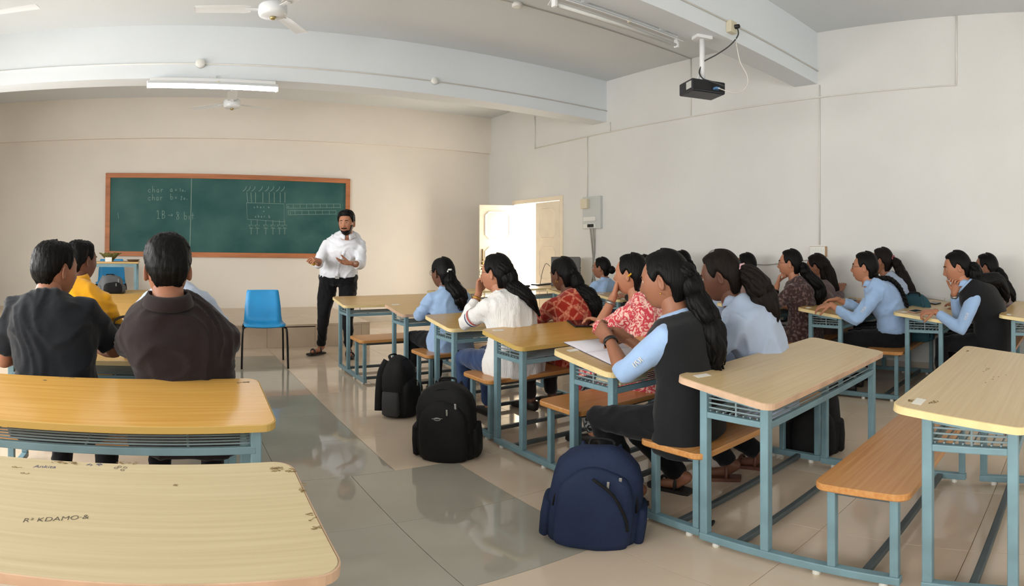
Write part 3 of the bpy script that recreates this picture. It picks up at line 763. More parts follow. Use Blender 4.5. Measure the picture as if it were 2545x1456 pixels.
def hair_fn(style):
    """hair shell: stands off the scalp where hair grows and sinks below the skin elsewhere"""
    top, side, nape, front = style.get('top', .016), style.get('side', .010), style.get('nape', -38), style.get('front', 44)
    rough = style.get('rough', .002); sd = style.get('seed', 0)
    def f(th, ph):
        p = head_pt(th, ph); a = abs(math.degrees(th)); e = math.degrees(ph)
        if a < 48: hl = front - 4 * (a / 48) ** 2
        elif a < 78: hl = front - 4 - (front - 4 - 2) * sstep(48, 78, a)
        elif a < 92: hl = 2 - style.get('burn', 12) * 0 + 14 * sstep(78, 92, a)
        elif a < 112: hl = 16 - (16 - (-8)) * sstep(92, 112, a)
        else: hl = -8 + (nape + 8) * sstep(112, 145, a)
        m = sstep(hl - 5, hl + 7, e)
        t = side + (top - side) * sstep(15, 65, e) + style.get('box', 0) * gs(e - 42, 24)
        fd = style.get('fade', 0)
        if fd: t *= .22 + .78 * sstep(hl - 3, hl + fd, e)
        if a > 110: t += style.get('back', .004) * sstep(110, 150, a)
        n = noise.noise(V(math.sin(th) * 9 + sd, math.cos(th) * 9, ph * 3)) + .6 * noise.noise(V(th * 26 + sd, ph * 5, 3)) + style.get('spike', 0) * noise.noise(V(math.sin(th) * math.cos(ph), math.cos(th) * math.cos(ph), math.sin(ph)) * 17 + V(sd, 0, 0))
        off = -.012 + (t + .012) * m + rough * n * m
        d = p.normalized()
        return p + d * off
    return f
def beard_fn(th, ph):
    p = head_pt(th, ph); a = abs(th)
    z, x = p.z, p.x
    m = sstep(-.052, -.075, z) * sstep(1.75, 1.45, a)
    m = max(m, gs(z + .046, .0085) * sstep(.036, .027, abs(x)) * (1 if p.y > 0 else 0))
    m = max(m, sstep(.85, 1.0, a) * sstep(1.6, 1.4, a) * sstep(.0, -.02, z) * .9)
    mouth = gs(x / .022, 1) * gs((z + .0635) / .011, 1)
    m *= 1 - sstep(.35, .75, mouth)
    if p.y < -.02: m = 0
    return p + p.normalized() * (-.006 + .010 * m)
def remesh_mesh(bm, voxel, it=4, amp=0.0, sc=8.0, seed=0.0):
    me = bpy.data.meshes.new('tmp'); bmesh.ops.recalc_face_normals(bm, faces=bm.faces); bm.to_mesh(me); bm.free()
    o = bpy.data.objects.new('tmp', me); COL.objects.link(o)
    r = o.modifiers.new('r', 'REMESH'); r.mode = 'VOXEL'; r.voxel_size = voxel; r.use_smooth_shade = True
    s = o.modifiers.new('s', 'SMOOTH'); s.factor = .5; s.iterations = it
    dg = bpy.context.evaluated_depsgraph_get()
    out = bpy.data.meshes.new_from_object(o.evaluated_get(dg)); bpy.data.objects.remove(o); bpy.data.meshes.remove(me)
    if amp > 0:
        ns = [v.normal.copy() for v in out.vertices]
        for v, n in zip(out.vertices, ns):
            q = v.co * sc + V(seed, seed * 1.7, 0)
            w = noise.noise(q * .45 + V(9, 4, 2)) * 2.2
            a_ = 1 - 2 * abs(noise.noise(V(q.x + w, q.y + w, q.z * .55 + w)))
            k = max(0, a_) ** 2 * 1.5 + .35 * (1 - 2 * abs(noise.noise(q * 2.1 + V(w, 0, 3)))) + .4 * noise.noise(q * .7)
            v.co += n * (amp * (k - .42))
    for p in out.polygons: p.use_smooth = True
    return out
def ik(S, W, l1, l2, hint):
    d = W - S; Dd = min(d.length, (l1 + l2) * .998); d.normalize()
    W = S + d * Dd
    a = (l1 * l1 - l2 * l2 + Dd * Dd) / (2 * Dd); h = math.sqrt(max(l1 * l1 - a * a, 1e-6))
    n = hint - d * hint.dot(d)
    if n.length < 1e-4: n = V(0, 0, -1) - d * V(0, 0, -1).dot(d)
    return S + d * a + n.normalized() * h, W
def limb(bm, pts, rad, n=14): add_tube(bm, pts, rad, n, round_ends=True)
def add_hand(bm, W, dirv, palm, side, curl=.5, s=1.0, spread=.12, thumb=.6):
    """palm and five bent fingers; palm = normal on the gripping side, side=+1 right hand"""
    d = dirv.normalized(); n = (palm - d * palm.dot(d)).normalized()
    l = d.cross(n) * side            # towards the little finger... flipped below for the thumb
    l = -l
    add_rings(bm, [ering(W + d * (a * s) , l, n, w * s, h * s, 12, 2.6) for a, w, h in ((-.02, .026, .02), (.0, .027, .019), (.03, .036, .017), (.06, .041, .015), (.085, .041, .013), (.095, .036, .010))])
    for k, (off, ln) in enumerate(((.030, .068), (.010, .076), (-.010, .070), (-.029, .055))):
        p = W + (d * .088 + l * off) * s
        ang = 0; fd = (d + l * (off * spread / .03)).normalized(); pts = [p - fd * .015 * s, p]
        for seg, fr in enumerate((.45, .30, .25)):
            ang += curl * (.75 if seg == 0 else 1.0) * (1 + .08 * k)
            v = fd * math.cos(ang) + n * math.sin(ang)
            p = p + v * (ln * fr * s); pts.append(p)
        add_tube(bm, pts, [.0095 * s, .0092 * s, .0086 * s, .0080 * s, .0066 * s], 8, round_ends=True)
    p = W + (d * .025 + l * .030) * s; pts = [p - l * .012 * s, p]
    tv = (d * .75 + l * .75 * thumb + n * .45).normalized(); p = p + tv * .04 * s; pts.append(p)
    tv = (d * 1.0 + l * .1 + n * .5 * (1 + curl)).normalized(); p = p + tv * .032 * s; pts.append(p)
    p = p + (tv + n * .3 * curl).normalized() * .022 * s; pts.append(p)
    add_tube(bm, pts, [.014 * s, .0125 * s, .0105 * s, .0095 * s, .0075 * s], 8, round_ends=True)
def join_bm(bm, me): bm.from_mesh(me)
def hair_strands(bm, pts, rad, n=9, seed=0, wave=0.0, tip=.25):
    """a lock of hair made of n intertwined strands; pts centre line, rad half width at each point"""
    rr = random.Random(seed); path = smooth_path(pts, 5); K = len(path)
    def rad_at(i):
        t = i / (K - 1) * (len(rad) - 1); a = int(min(t, len(rad) - 2)); return rad[a] + (rad[a + 1] - rad[a]) * (t - a)
    n = n * 2 + 3
    for k in range(n):
        a0 = 2 * math.pi * k / max(n - 1, 1) * 2; q = 0 if k == 0 else rr.uniform(.55, .86)
        tw = rr.uniform(-.18, .18); w0 = rr.uniform(0, 6); cut = K - (0 if k == 0 else rr.randint(0, max(1, K // 6)))
        P_, R_ = [], []
        for i in range(cut):
            t = path[min(i + 1, K - 1)] - path[max(i - 1, 0)]; u, v = frame_of(t)
            ra = rad_at(i); a = a0 + tw * i / K * 3
            wv = wave * math.sin(i * .9 + w0) * (i / K)
            P_.append(path[i] + u * (math.cos(a) * ra * q + wv) + v * (math.sin(a) * ra * q * .8 + wv * .6))
            f = 1 if k else 1.25
            R_.append(max(.0025, ra * (.40 if k else .74) * f * (1 - (1 - tip) * sstep(.75, 1.0, i / (cut - 1)))))
        add_tube(bm, P_, R_, 9)
def braid(bm, pts, r):
    path = smooth_path(pts, 9); K = len(path)
    for ph0 in (0, 2.09, 4.19):
        P_, R_ = [], []
        for i, p in enumerate(path):
            t = path[min(i + 1, K - 1)] - path[max(i - 1, 0)]; u, v = frame_of(t); a = i * .62 + ph0
            rr = r * (1 - .45 * i / K); P_.append(p + u * math.sin(a) * rr * .75 + v * math.sin(2 * a) * rr * .4); R_.append(rr * .62)
        add_tube(bm, P_, R_, 8)
SEED = [0]
def person(label, seat, head, yaw=0, hyaw=0, hpitch=0, hroll=0, bw=1.0, skin=SK_M, shirt=C_BLUE, sleeve=2.0, pants=C_PANT, rh=None, lh=None, rdir=None, ldir=None, rpalm=None, lpalm=None, rcurl=.45, lcurl=.45, relb=None, lelb=None, vest=None, kurti=False, collar=None, hair=None, hairm=M_HAIR, tails=(), braids=(), bun=None, ties=(), glasses=False, shoes=M_SANDAL, feet=None, stand=False, hs=1.0, voxel=.011, pelvis_z=.495, loose=1.0, beard=False, hem=.0, shoe_kind='shoe', depth=1.0, cuff=None, group=None, sh_t=.785, collar_r=.77, nk=0.0, foot_dirs=None):
    SEED[0] += 1; sd = SEED[0] * 3.1
    base = V(seat[0], seat[1], 0)
    t = thing('person', label, 'person', base, 0, group)
    H = Vector(head) - base
    ya = math.radians(yaw)
    f = V(-math.sin(ya), math.cos(ya), 0); r = V(math.cos(ya), math.sin(ya), 0); up = V(0, 0, 1)
    Rh = Matrix.Rotation(ya + math.radians(hyaw), 4, 'Z') @ Matrix.Rotation(math.radians(hpitch), 4, 'X') @ Matrix.Rotation(math.radians(hroll), 4, 'Y')
    Mh = Matrix.Translation(H) @ Rh @ Matrix.Scale(hs, 4)
    N = H + (Rh.to_3x3() @ V(0, -.03, -.075)) * hs + V(0, 0, -.048 + nk) - f * .012
    P = V(0, 0, pelvis_z - .03)
    C = P + up * (.30 if not stand else .3) - f * (.03 if not stand else 0.0)
    def B(q): return P * (1 - q) ** 2 + C * (2 * q * (1 - q)) + N * q * q
    def T(q): return (P * (-2 * (1 - q)) + C * (2 - 4 * q) + N * (2 * q)).normalized()
    def ring(q, hw, hd, n=22, p=2.5, off=0.0):
        tt = T(min(max(q, 0), 1)); v = tt.cross(r).normalized() * -1
        c = B(q) if 0 <= q <= 1 else (P - up * (-q * .5))
        return ering(c, r, -v, hw * bw + off, hd * depth * (bw * .5 + .5) + off, n, p)
    TR = [(-.06, .150, .105), (.06, .168, .118), (.2, .158, .112), (.36, .138, .102), (.55, .148, .108), (.70, .160, .112), (.79, .155, .104), (.86, .132, .090), (.92, .104, .076), (.97, .076, .062)]
    def surf(q, extra=0.0, x=0.0, sgn=-1):
        for (q0, a0, b0), (q1, a1, b1) in zip(TR, TR[1:]):
            if q0 <= q <= q1: b_ = b0 + (b1 - b0) * (q - q0) / (q1 - q0); break
        else: b_ = TR[-1][2]
        tt = T(q); nn = tt.cross(r).normalized(); nn = nn if nn.dot(f) > 0 else -nn
        return B(q) + nn * (sgn * ((b_ + .012) * (1 + .05 * (loose - 1)) * depth * (bw * .5 + .5) + .004 * loose + (.012 * loose if vest is not None else 0) + extra)) + r * x
    SR = B(sh_t) + r * (.152 * bw); SL = B(sh_t) - r * (.152 * bw); aw = bw ** .5
    l1, l2 = .265 * (1 + (bw - 1) * .3), .245 * (1 + (bw - 1) * .3)
    arms = []
    for s, S, Wt, hint in ((1, SR, rh, relb), (-1, SL, lh, lelb)):
        W = (Vector(Wt) - base) if Wt is not None else (V(0, 0, 0) + f * .33 + r * (.16 * s) + up * (.72 if not stand else .8))
        E_, W = ik(S, W, l1, l2, Vector(hint) if hint is not None else (r * (.55 * s) - f * .35 - up * .8))
        arms.append((s, S, E_, W))
    legs = []
    for k, s in enumerate((1, -1)):
        hip = P + r * (.088 * s * bw) + up * .01
        if feet is not None:
            A = Vector(feet[k]) - base
            kn, A = ik(hip, A, .41, .40, f + up * .2) if not stand else ik(hip, A, .425, .42, f)
        else:
            kn = hip + f * .40 + r * (.02 * s) + up * .0; A = V(kn.x, kn.y, .08) - f * .03
        legs.append((s, hip, kn, A))
    # --- skin: one surface for trunk, neck, arms and legs, with head and hands joined in
    bm = bmesh.new()
    add_rings(bm, [ring(q, a - .012, b - .012) for q, a, b in TR] + [ering(N, r, f, .052, .052, 22)])
    add_tube(bm, [N - up * .03, N, N.lerp(H, .45), H + (Rh.to_3x3() @ V(0, -.02, -.02))], [.06 * bw, .053 * bw, .049 * bw, .05], 18)
    for s, S, E_, W in arms:
        limb(bm, [S - r * (.03 * s), S.lerp(E_, .35), S.lerp(E_, .8), E_, E_.lerp(W, .25), E_.lerp(W, .7), W + (W - E_).normalized() * .01], [.046 * bw, .043 * bw, .037 * bw, .037 * bw, .038 * bw, .029, .024])
    for s, hip, kn, A in legs:
        limb(bm, [hip, hip.lerp(kn, .5), kn, kn.lerp(A, .3), kn.lerp(A, .8), A], [.075 * bw, .064 * bw, .05, .048, .034, .033])
        fdir = f if foot_dirs is None else Vector(foot_dirs[0 if s > 0 else 1]).normalized()
        limb(bm, [A + up * .0 - fdir * .02, A - up * .045 + fdir * .03, A - up * .055 + fdir * .12], [.034, .03, .022])
    me = remesh_mesh(bm, voxel * .9, 4)
    bm = bmesh.new(); join_bm(bm, me); bpy.data.meshes.remove(me)
    head_grid(bm, head_pt, Mh)
    for s in (-1, 1):     # ears
        Me = Mh @ Matrix.Translation(V(.070 * s, -.008, -.004)) @ Matrix.Rotation(.42 * s, 4, 'Z') @ Matrix.Rotation(-.15, 4, 'X')
        rg = []
        for a, w, h in ((-.006, .004, .012), (0, .013, .026), (.006, .017, .032), (.010, .015, .030), (.0105, .008, .019), (.006, .005, .012)):
            rg.append([Me @ V(a * s, w * math.cos(u_ * .3491) - .006 * (a > 0), h * math.sin(u_ * .3491)) for u_ in range(18)])
        add_rings(bm, rg)
    for (s, S, E_, W), dv, pn, cu in zip(arms, (rdir, ldir), (rpalm, lpalm), (rcurl, lcurl)):
        dv = Vector(dv) if dv is not None else (W - E_)
        pn = Vector(pn) if pn is not None else (V(0, 0, -1) - r * (.3 * s))
        add_hand(bm, W, dv, pn, s, cu, .96 * (bw * .4 + .6))
    obj_from('body', bm, skin, t, True)
    # --- clothes
    k = loose
    bm = bmesh.new()
    lo_q = -.10 - hem
    SRg = [(lo_q, .194, .150), (.06, .194, .146)] if lo_q < 0 else [(lo_q, .165, .122)]
    SRg = SRg + [(q, a + .012, b + .012) for q, a, b in TR if max(.1, lo_q + .05) < q < .9] + [(.94, .098, .080), (.985, .070, .064)]
    add_rings(bm, [ring(q, a * (1 + .03 * (k - 1)), b * (1 + .05 * (k - 1)), off=.004 * k) for q, a, b in SRg])
    cuffs = []
    for s, S, E_, W in arms:
        L_ = sleeve
        pts = [S - r * (.06 * s) + up * .012, S, S.lerp(E_, .3)]; rad = [.050 * aw, .056 * aw, .057 * aw]
        def ap(a): return S.lerp(E_, a) if a <= 1 else E_.lerp(W, a - 1)
        qs = [a for a in (.5, .75, 1.0, 1.25, 1.5, 1.75) if a < L_ - .08] + [L_]
        for a in qs:
            pts.append(ap(a)); rad.append((.056 - .011 * min(a, 1) - (.013 * max(0, a - 1))) * aw * (1 + .06 * k))
        if L_ <= 1.1: rad[-1] *= 1.06
        add_tube(bm, pts, rad, 16)
        cuffs.append((pts[-1], (pts[-1] - pts[-2]).normalized(), rad[-1]))
    if kurti:
        kn = (legs[0][2] + legs[1][2]) / 2
        add_rings(bm, [ering(c, r, u_, a, b_, 20, 2.6) for c, u_, a, b_ in ((P - f * .1, up, .17, .06), (P, up, .185, .085), (P.lerp(kn, .5) + up * .01, up, .185, .085), (P.lerp(kn, .92), up, .185, .075), (kn + f * .05 - up * .03, (up + f).normalized(), .19, .07), (kn + f * .055 - up * .16, f, .20, .04), (kn + f * .05 - up * .24, f, .20, .03))])
    me = remesh_mesh(bm, voxel, 9, (.0062 * k ** .5 if vest is None else .0012), 7.0, sd); me.name = 'shirt'; me.materials.append(shirt)
    sh = bpy.data.objects.new('shirt', me); link(sh, t)
    if cuff:
        for c, d, rr in cuffs:
            u, v = frame_of(d); b2 = bmesh.new(); add_rings(b2, [ering(c - d * .012, u, v, rr + .0035, rr + .0035, 20), ering(c - d * .006, u, v, rr + .005, rr + .005, 20), ering(c + d * .001, u, v, rr + .004, rr + .004, 20)], cap=False); obj_from('cuff_stripe', b2, cuff, sh, True)
    if collar is not None:
        b2 = bmesh.new(); tl = (up - f * .22).normalized(); fu = (f - tl * f.dot(tl)).normalized(); ce = N - up * .004; kb = (bw * .6 + .4) * collar_r
        rg = []
        for i in range(33):
            g_ = 16 if collar_r > .8 else 62; a = math.radians(g_ + (360 - 2 * g_) * i / 32); c_, s_ = math.cos(a), math.sin(a); fr_ = max(0, c_) ** 2
            rad_ = r * (s_ * kb); 
            def cp(R_, h): return ce + r * (s_ * R_ * kb) + fu * (c_ * R_ * kb) + tl * (h - .030 * fr_)
            rg.append([cp(.066, -.012), cp(.064, .030), cp(.068, .034), cp(.078, .016), cp(.088 + .006 * fr_, -.016 - .02 * fr_), cp(.083, -.019 - .02 * fr_), cp(.074, .004)])
        add_rings(b2, rg)
        obj_from('collar', b2, collar, sh, True)
    if vest is not None:
        bm = bmesh.new()
        add_rings(bm, [ring(q, a + .003 + .016 * gs(q - .8, .1), b + .004 + .008 * gs(q - .8, .12), off=.012 * k) for q, a, b in [(-.22, .18, .13), (-.05, .18, .13)] + [x for x in SRg[1:-2]] + [(.90, .112, .088), (.96, .078, .068)]])
        me = remesh_mesh(bm, voxel, 9, .0, 6, sd + 5); me.name = 'vest'; me.materials.append(vest); link(bpy.data.objects.new('vest', me), t)
    bm = bmesh.new()
    add_rings(bm, [ring(q, a + .004, b + .004) for q, a, b in ((-.10, .13, .09), (-.06, .165, .12), (.06, .178, .126), (.16, .166, .118))])
    pl = 1.0 if stand else 1.0
    for s, hip, kn, A in legs:
        e = kn.lerp(A, .88)
        limb(bm, [hip - (kn - hip).normalized() * .04, hip.lerp(kn, .25), hip.lerp(kn, .6), kn, kn.lerp(A, .35), kn.lerp(A, .7), e], [.088 * bw, .086 * bw, .075 * bw, .064, .058, .052, .05])
    me = remesh_mesh(bm, voxel, 4, .006, 8, sd + 9); me.name = 'trousers'; me.materials.append(pants); link(bpy.data.objects.new('trousers', me), t)
    if hem < -.1:
        b2 = bmesh.new(); q0 = lo_q + .035
        add_rings(b2, [ring(q, .168, .121, 40, 2.5, o_) for q, o_ in ((q0 - .03, -.002), (q0 - .03, .005), (q0 + .03, .005), (q0 + .03, -.002))], closed=True); obj_from('belt', b2, M_SANDAL, t, True)
    for s, hip, kn, A in legs:
        b2 = bmesh.new(); c = A - up * .0; fd = (f + r * (.15 * s)).normalized() if foot_dirs is None else Vector(foot_dirs[0 if s > 0 else 1]).normalized(); u = up.cross(fd)
        if shoe_kind == 'shoe':
            z0 = A.z - .078
            add_rings(b2, [ering(V(c.x, c.y, 0) + fd * a + up * (z0 + h), u, up, w, hh, 16, 2.6) for a, w, h, hh in ((-.065, .02, .035, .03), (-.055, .033, .038, .038), (-.01, .038, .042, .042), (.06, .042, .034, .034), (.12, .043, .028, .028), (.165, .036, .022, .022), (.185, .02, .018, .016))])
            obj_from('shoe', b2, shoes, t, True)
        else:
            z0 = A.z - .09
            pts_ = [(-.05, .03), (-.02, .036), (.05, .038), (.12, .045), (.17, .038), (.19, .02)]
            ol = [V(c.x, c.y, 0) + fd * a + u * w for a, w in pts_] + [V(c.x, c.y, 0) + fd * a - u * w for a, w in pts_[::-1]]
            R_ = add_rings(b2, [[p + up * z0 for p in ol], [p + up * (z0 + .02) for p in ol]], cap=False); b2.faces.new(R_[0]); b2.faces.new(R_[1])
            so = obj_from('sandal_sole', b2, shoes, t)
            for a, w, h in ((.02, .036, .075), (.11, .046, .05)):
                b3 = bmesh.new(); add_tube(b3, [V(c.x, c.y, 0) + fd * a + u * (w * math.cos(q)) + up * (z0 + .018 + h * math.sin(q)) for q in [math.pi * i / 8 for i in range(9)]], (.009), 6); obj_from('sandal_strap', b3, shoes, so, True)
    # --- face
    for s in (-1, 1):
        sp = head_pt(.40 * s, .10); b2 = bmesh.new()
        c = Mh @ V(.030 * s, sp.y - .0080, .011)
        bmesh.ops.create_uvsphere(b2, u_segments=14, v_segments=10, radius=.011 * hs); 
        for v in b2.verts: v.co = (Rh.to_3x3() @ Matrix.Rotation(-math.pi / 2, 3, 'X') @ v.co) + c
        for fc in b2.faces:
            if (Rh.to_3x3().inverted() @ (fc.calc_center_median() - c)).y > .0092 * hs: fc.material_index = 1
        obj_from('eye', b2, [M_EYE, M_IRIS], t, True, recalc=False)
        b2 = bmesh.new(); pts_ = []
        for a, zz in ((.17, .030), (.3, .0345), (.46, .034), (.6, .028)):
            q = head_pt(a * s, zz / .118); pts_.append(Mh @ (q * 1.008))
        add_tube(b2, smooth_path(pts_, 3), [.0018] + [.0034] * (len(smooth_path(pts_, 3)) - 2) + [.0012], 6); obj_from('eyebrow', b2, hairm, t, True)
    b2 = bmesh.new()
    for zz, rr in ((-.058, .0035), (-.068, .0042)):
        pts_ = [Mh @ (head_pt(a, math.asin(zz / .118)) * 1.002) for a in (-.24, -.14, 0, .14, .24)]
        add_tube(b2, pts_, [.001, rr * .8, rr, rr * .8, .001], 8)
    obj_from('lips', b2, M_LIP, t, True)
    # --- hair
    hb = bmesh.new(); head_grid(hb, hair_fn(hair or {}), Mh, 96, 64)
    fr = lambda p: surf(p[2], p[3], p[1]) if p[0] == 'b' else H + r * p[0] * hs + f * p[1] * hs + up * p[2] * hs
    for i, (pts_, rad, n, wv) in enumerate(tails): hair_strands(hb, [fr(p) for p in pts_], rad, n, SEED[0] * 10 + i, wv)
    for pts_, rr in braids: braid(hb, [fr(p) for p in pts_], rr)
    if bun:
        c = fr(bun[0]); nn = 18
        head_grid(hb, lambda th, ph: V(math.cos(ph) * math.sin(th), math.cos(ph) * math.cos(th) * .8, math.sin(ph)) * bun[1] * (1 + .12 * noise.noise(V(th * 2, ph * 6, sd))), Matrix.Translation(c), 24, 16)
    ho = obj_from('hair', hb, hairm, t, True)
    for p, rr, m in ties:
        b2 = bmesh.new(); c = fr(p); add_tube(b2, [c + r * math.cos(a) * rr + up * math.sin(a) * rr * .8 + f * .01 * math.sin(3 * a) for a in [i * .5236 for i in range(12)]], rr * .5, 8, closed=True); obj_from('hair_tie', b2, m, ho, True)
    if beard:
        b2 = bmesh.new(); head_grid(b2, beard_fn, Mh, 96, 72); obj_from('beard', b2, M_HAIRB, t, True)
    if glasses:
        gl = bmesh.new(); y0 = head_pt(0.4, .08).y + .012
        for s in (-1, 1):
            add_tube(gl, [Mh @ V(.033 * s + .023 * math.cos(a), y0 - .004 * abs(math.cos(a)), .008 + .020 * math.sin(a)) for a in [i * .3927 for i in range(16)]], .0014, 6, closed=True)
            add_tube(gl, [Mh @ V(.056 * s, y0 - .004, .012), Mh @ V(.072 * s, .04, .012), Mh @ V(.076 * s, -.01, .010)], .0014, 6)
        add_tube(gl, [Mh @ V(-.010, y0, .012), Mh @ V(0, y0 + .003, .014), Mh @ V(.010, y0, .012)], .0014, 6)
        obj_from('glasses', gl, mat('glasses_wire', (70, 56, 44), .3, metal=.6), t, True)
    return dict(t=t, base=base, arms=arms, f=f, r=r, N=N, Mh=Mh, shirt=sh, legs=legs, SR=SR, B=B, fr=fr, surf=surf)
def band(pp, side, at, m, name, rr=.031, w=.012, label=None, extra=None):
    s, S, E_, W = pp['arms'][0 if side > 0 else 1]
    d = (W - E_).normalized(); u, v = frame_of(d); c = E_.lerp(W, at); b = bmesh.new()
    add_rings(b, [ering(c - d * w, u, v, rr, rr, 20), ering(c - d * w, u, v, rr + .003, rr + .003, 20), ering(c + d * w, u, v, rr + .002, rr + .002, 20), ering(c + d * w, u, v, rr - .001, rr - .001, 20)], closed=True)
    o = obj_from(name, b, m, pp['t'], True)
    if extra is not None:
        o2 = bmesh.new(); n = (V(0, 0, 1) - d * d.z).normalized(); n = (n - pp['r'] * 0.6 * s).normalized() if extra[1] else n
        n = (n - d * n.dot(d)).normalized(); uu = d.cross(n)
        add_rings(o2, [ering(c + n * (rr + .002), d, uu, .018, .018, 18), ering(c + n * (rr + .010), d, uu, .018, .018, 18)]); obj_from('watch_case', o2, extra[0], o, True)
    return o
def arm_stripe(pp, side, at, m, w=.008, rr=.06):
    s, S, E_, W = pp['arms'][0 if side > 0 else 1]
    d = (E_ - S).normalized(); u, v = frame_of(d); c = S.lerp(E_, at); b = bmesh.new()
    add_rings(b, [ering(c - d * w, u, v, rr, rr, 24), ering(c + d * w, u, v, rr, rr, 24)], cap=False)
    return obj_from('sleeve_stripe', b, m, pp['shirt'], True)

def sleeve_emblem(pp, side, at=.55, seed=3):
    s, S, E_, W = pp['arms'][0 if side > 0 else 1]
    d = (E_ - S).normalized(); c = S.lerp(E_, at); n = V(0, 0, EYE) - (pp['base'] + c); n = (n - d * n.dot(d)).normalized(); u = d.cross(n); rr = random.Random(seed); b = bmesh.new()
    c = c + n * .0575
    for k in range(5):
        o_ = c + d * (-.022 + .011 * k)
        add_stroke(b, smooth_path([o_ + u * (x * .011) + d * (.004 * rr.uniform(-1, 1)) - n * (.006 * x * x * .11 / .11 * .3) for x in (-1, -.4, .3, 1)], 3), .004, n, .002)
    o = obj_from('sleeve_emblem', b, WTRIM, pp['shirt'], recalc=False); o['kind'] = 'stuff'
WH = mat('white_hairclip', (220, 220, 216), .4); PK = mat('pink_scrunchie', (206, 160, 168), .8, sheen=.3); RS = mat('rose_scrunchie', (150, 78, 84), .8); TL = mat('teal_tie', (70, 170, 160), .6); YE = mat('yellow_clip', (214, 166, 40), .4)
GOLD = mat('gold', (196, 152, 72), .3, metal=.9); BLK = mat('black_strap', (20, 20, 22), .5); STEEL = mat('watch_steel', (150, 148, 144), .3, metal=.8); WTRIM = mat('white_trim', (206, 204, 200), .7); REDT = mat('red_trim', (186, 60, 62), .7); NAVT = mat('navy_trim', (40, 50, 96), .7)
MEN = dict(top=.018, side=.016, nape=-36, front=42, rough=.003, back=.006, box=.011, fade=30, spike=1.4)
WOM = dict(top=.016, side=.013, nape=-62, front=46, rough=.0015, back=.010)
# men on the left
p = person('person in a black t-shirt leaning on the desk at the left edge', (-.49, 2.42), px(140, 674, 2.55), yaw=-8, hyaw=-36, hpitch=-4, sh_t=.86, nk=.045, bw=1.08, skin=SK_M, shirt=C_TSHIRT, sleeve=.82, rh=px(216, 856, 2.80), lh=px(70, 865, 2.85), rdir=(-.8, .6, .05), relb=(1, -.1, -.8), lelb=(-.35, -.3, -1), hair=dict(MEN, seed=1), loose=1.5, pants=C_PANT, voxel=.0105, rcurl=.35)
p = person('person in a dark brown polo shirt seen from behind, head bowed', (.06, 2.37), px(416, 676, 2.22), yaw=0, hyaw=4, hpitch=-12, bw=1.20, sh_t=.71, collar_r=1.0, nk=.02, skin=SK_M, shirt=C_BROWN, sleeve=.80, rh=V(.22, 2.83, .735), lh=V(-.2, 2.84, .735), relb=(1, -.1, -.3), lelb=(-1, -.1, -.3), hair=dict(MEN, top=.022, side=.019, seed=5, nape=-34), loose=1.7, collar=C_BROWN, cuff=WTRIM, hs=1.06, voxel=.0105, depth=1.12)
p = person('person in a yellow polo shirt two rows from the platform', (-.55, 3.46), px(204, 650, 3.62), yaw=-10, hyaw=-34, hpitch=-2, nk=.02, bw=1.03, skin=SK_D, shirt=C_YELLOW, sleeve=.85, rh=px(262, 800, 3.85), lh=px(90, 800, 3.85), relb=(.6, -.2, -.8), hair=dict(MEN, seed=9), loose=1.3, collar=C_YELLOW, sh_t=.77, collar_r=.95)
p = person('person in a pale blue shirt hidden behind the brown polo', (.05, 3.46), px(430, 652, 3.58), yaw=0, hyaw=-8, hpitch=-6, bw=1.04, nk=.02, skin=SK_M, shirt=C_PALEBLUE, sleeve=1.9, rh=V(.25, 3.88, .735), lh=V(-.2, 3.85, .735), relb=(.8, -.2, -.7), lelb=(-.8, -.2, -.7), hair=dict(MEN, seed=13), loose=1.3, collar=C_PALEBLUE, sh_t=.78, collar_r=.95)
# standing teacher
th_ = px(862, 555, 6.28)
TEACH = person('person standing in a white shirt and black trousers, speaking with both hands raised', (1.83, 6.25), px(861, 556, 6.22), yaw=160, hyaw=-14, hpitch=-3, hroll=0, bw=1.22, skin=SK_L, shirt=C_WHITE, sleeve=1.45, pants=C_PANT, rh=px(793, 648, 5.98), lh=px(872, 654, 5.94), rdir=(-.8, -.5, .15), ldir=(-.95, -.15, .12), rpalm=(-.2, .5, -.8), lpalm=(0, -.5, .9), rcurl=.95, lcurl=.2, relb=(-.4, .3, -1), lelb=(.55, .3, -1), hair=dict(MEN, top=.026, side=.014, nape=-25, fade=18, front=40, seed=21), stand=True, pelvis_z=.90, feet=(V(1.67, 6.40, .10), V(1.93, 6.17, .10)), beard=True, foot_dirs=((-1, -.35, 0), (-.15, -1, 0)), collar=C_WHITE, shoe_kind='sandal', shoes=M_SANDAL, loose=1.4, hem=-.17, depth=1.2, voxel=.010, hs=1.07, collar_r=.9)
b = bmesh.new(); s_, S_, E_, W_ = TEACH['arms'][0]; hd_ = V(-.8, -.5, .15).normalized(); hp_ = V(-.2, .5, -.8); hp_ = (hp_ - hd_ * hp_.dot(hd_)).normalized(); c = TEACH['base'] + W_ + hd_ * .085 + hp_ * .032
add_box(b, (-.02, -.045, -.015), (.02, .045, .015)); bmesh.ops.bevel(b, geom=b.edges[:], offset=.004, segments=2, affect='EDGES')
o = obj_from('duster', b, mat('yellow_duster', (190, 150, 60), .8)); o.location = c; o.rotation_euler = Matrix((hd_.cross(hp_), hd_, hp_)).transposed().to_euler() if False else (Matrix((hd_, hd_.cross(hp_) * -1, hp_)).transposed()).to_euler(); tag(o, 'yellow board duster held in the standing person hand', 'duster')
b = bmesh.new(); bl_ = TEACH['B'](.075); fB = TEACH['f']; add_box(b, (-.022, -.004, -.016), (.022, .004, .016)); o = obj_from('belt_buckle', b, STEEL, TEACH['t']); o.location = TEACH['surf'](.105, .012, 0, 1); o.rotation_euler = (0, 0, math.radians(160))
b = bmesh.new()
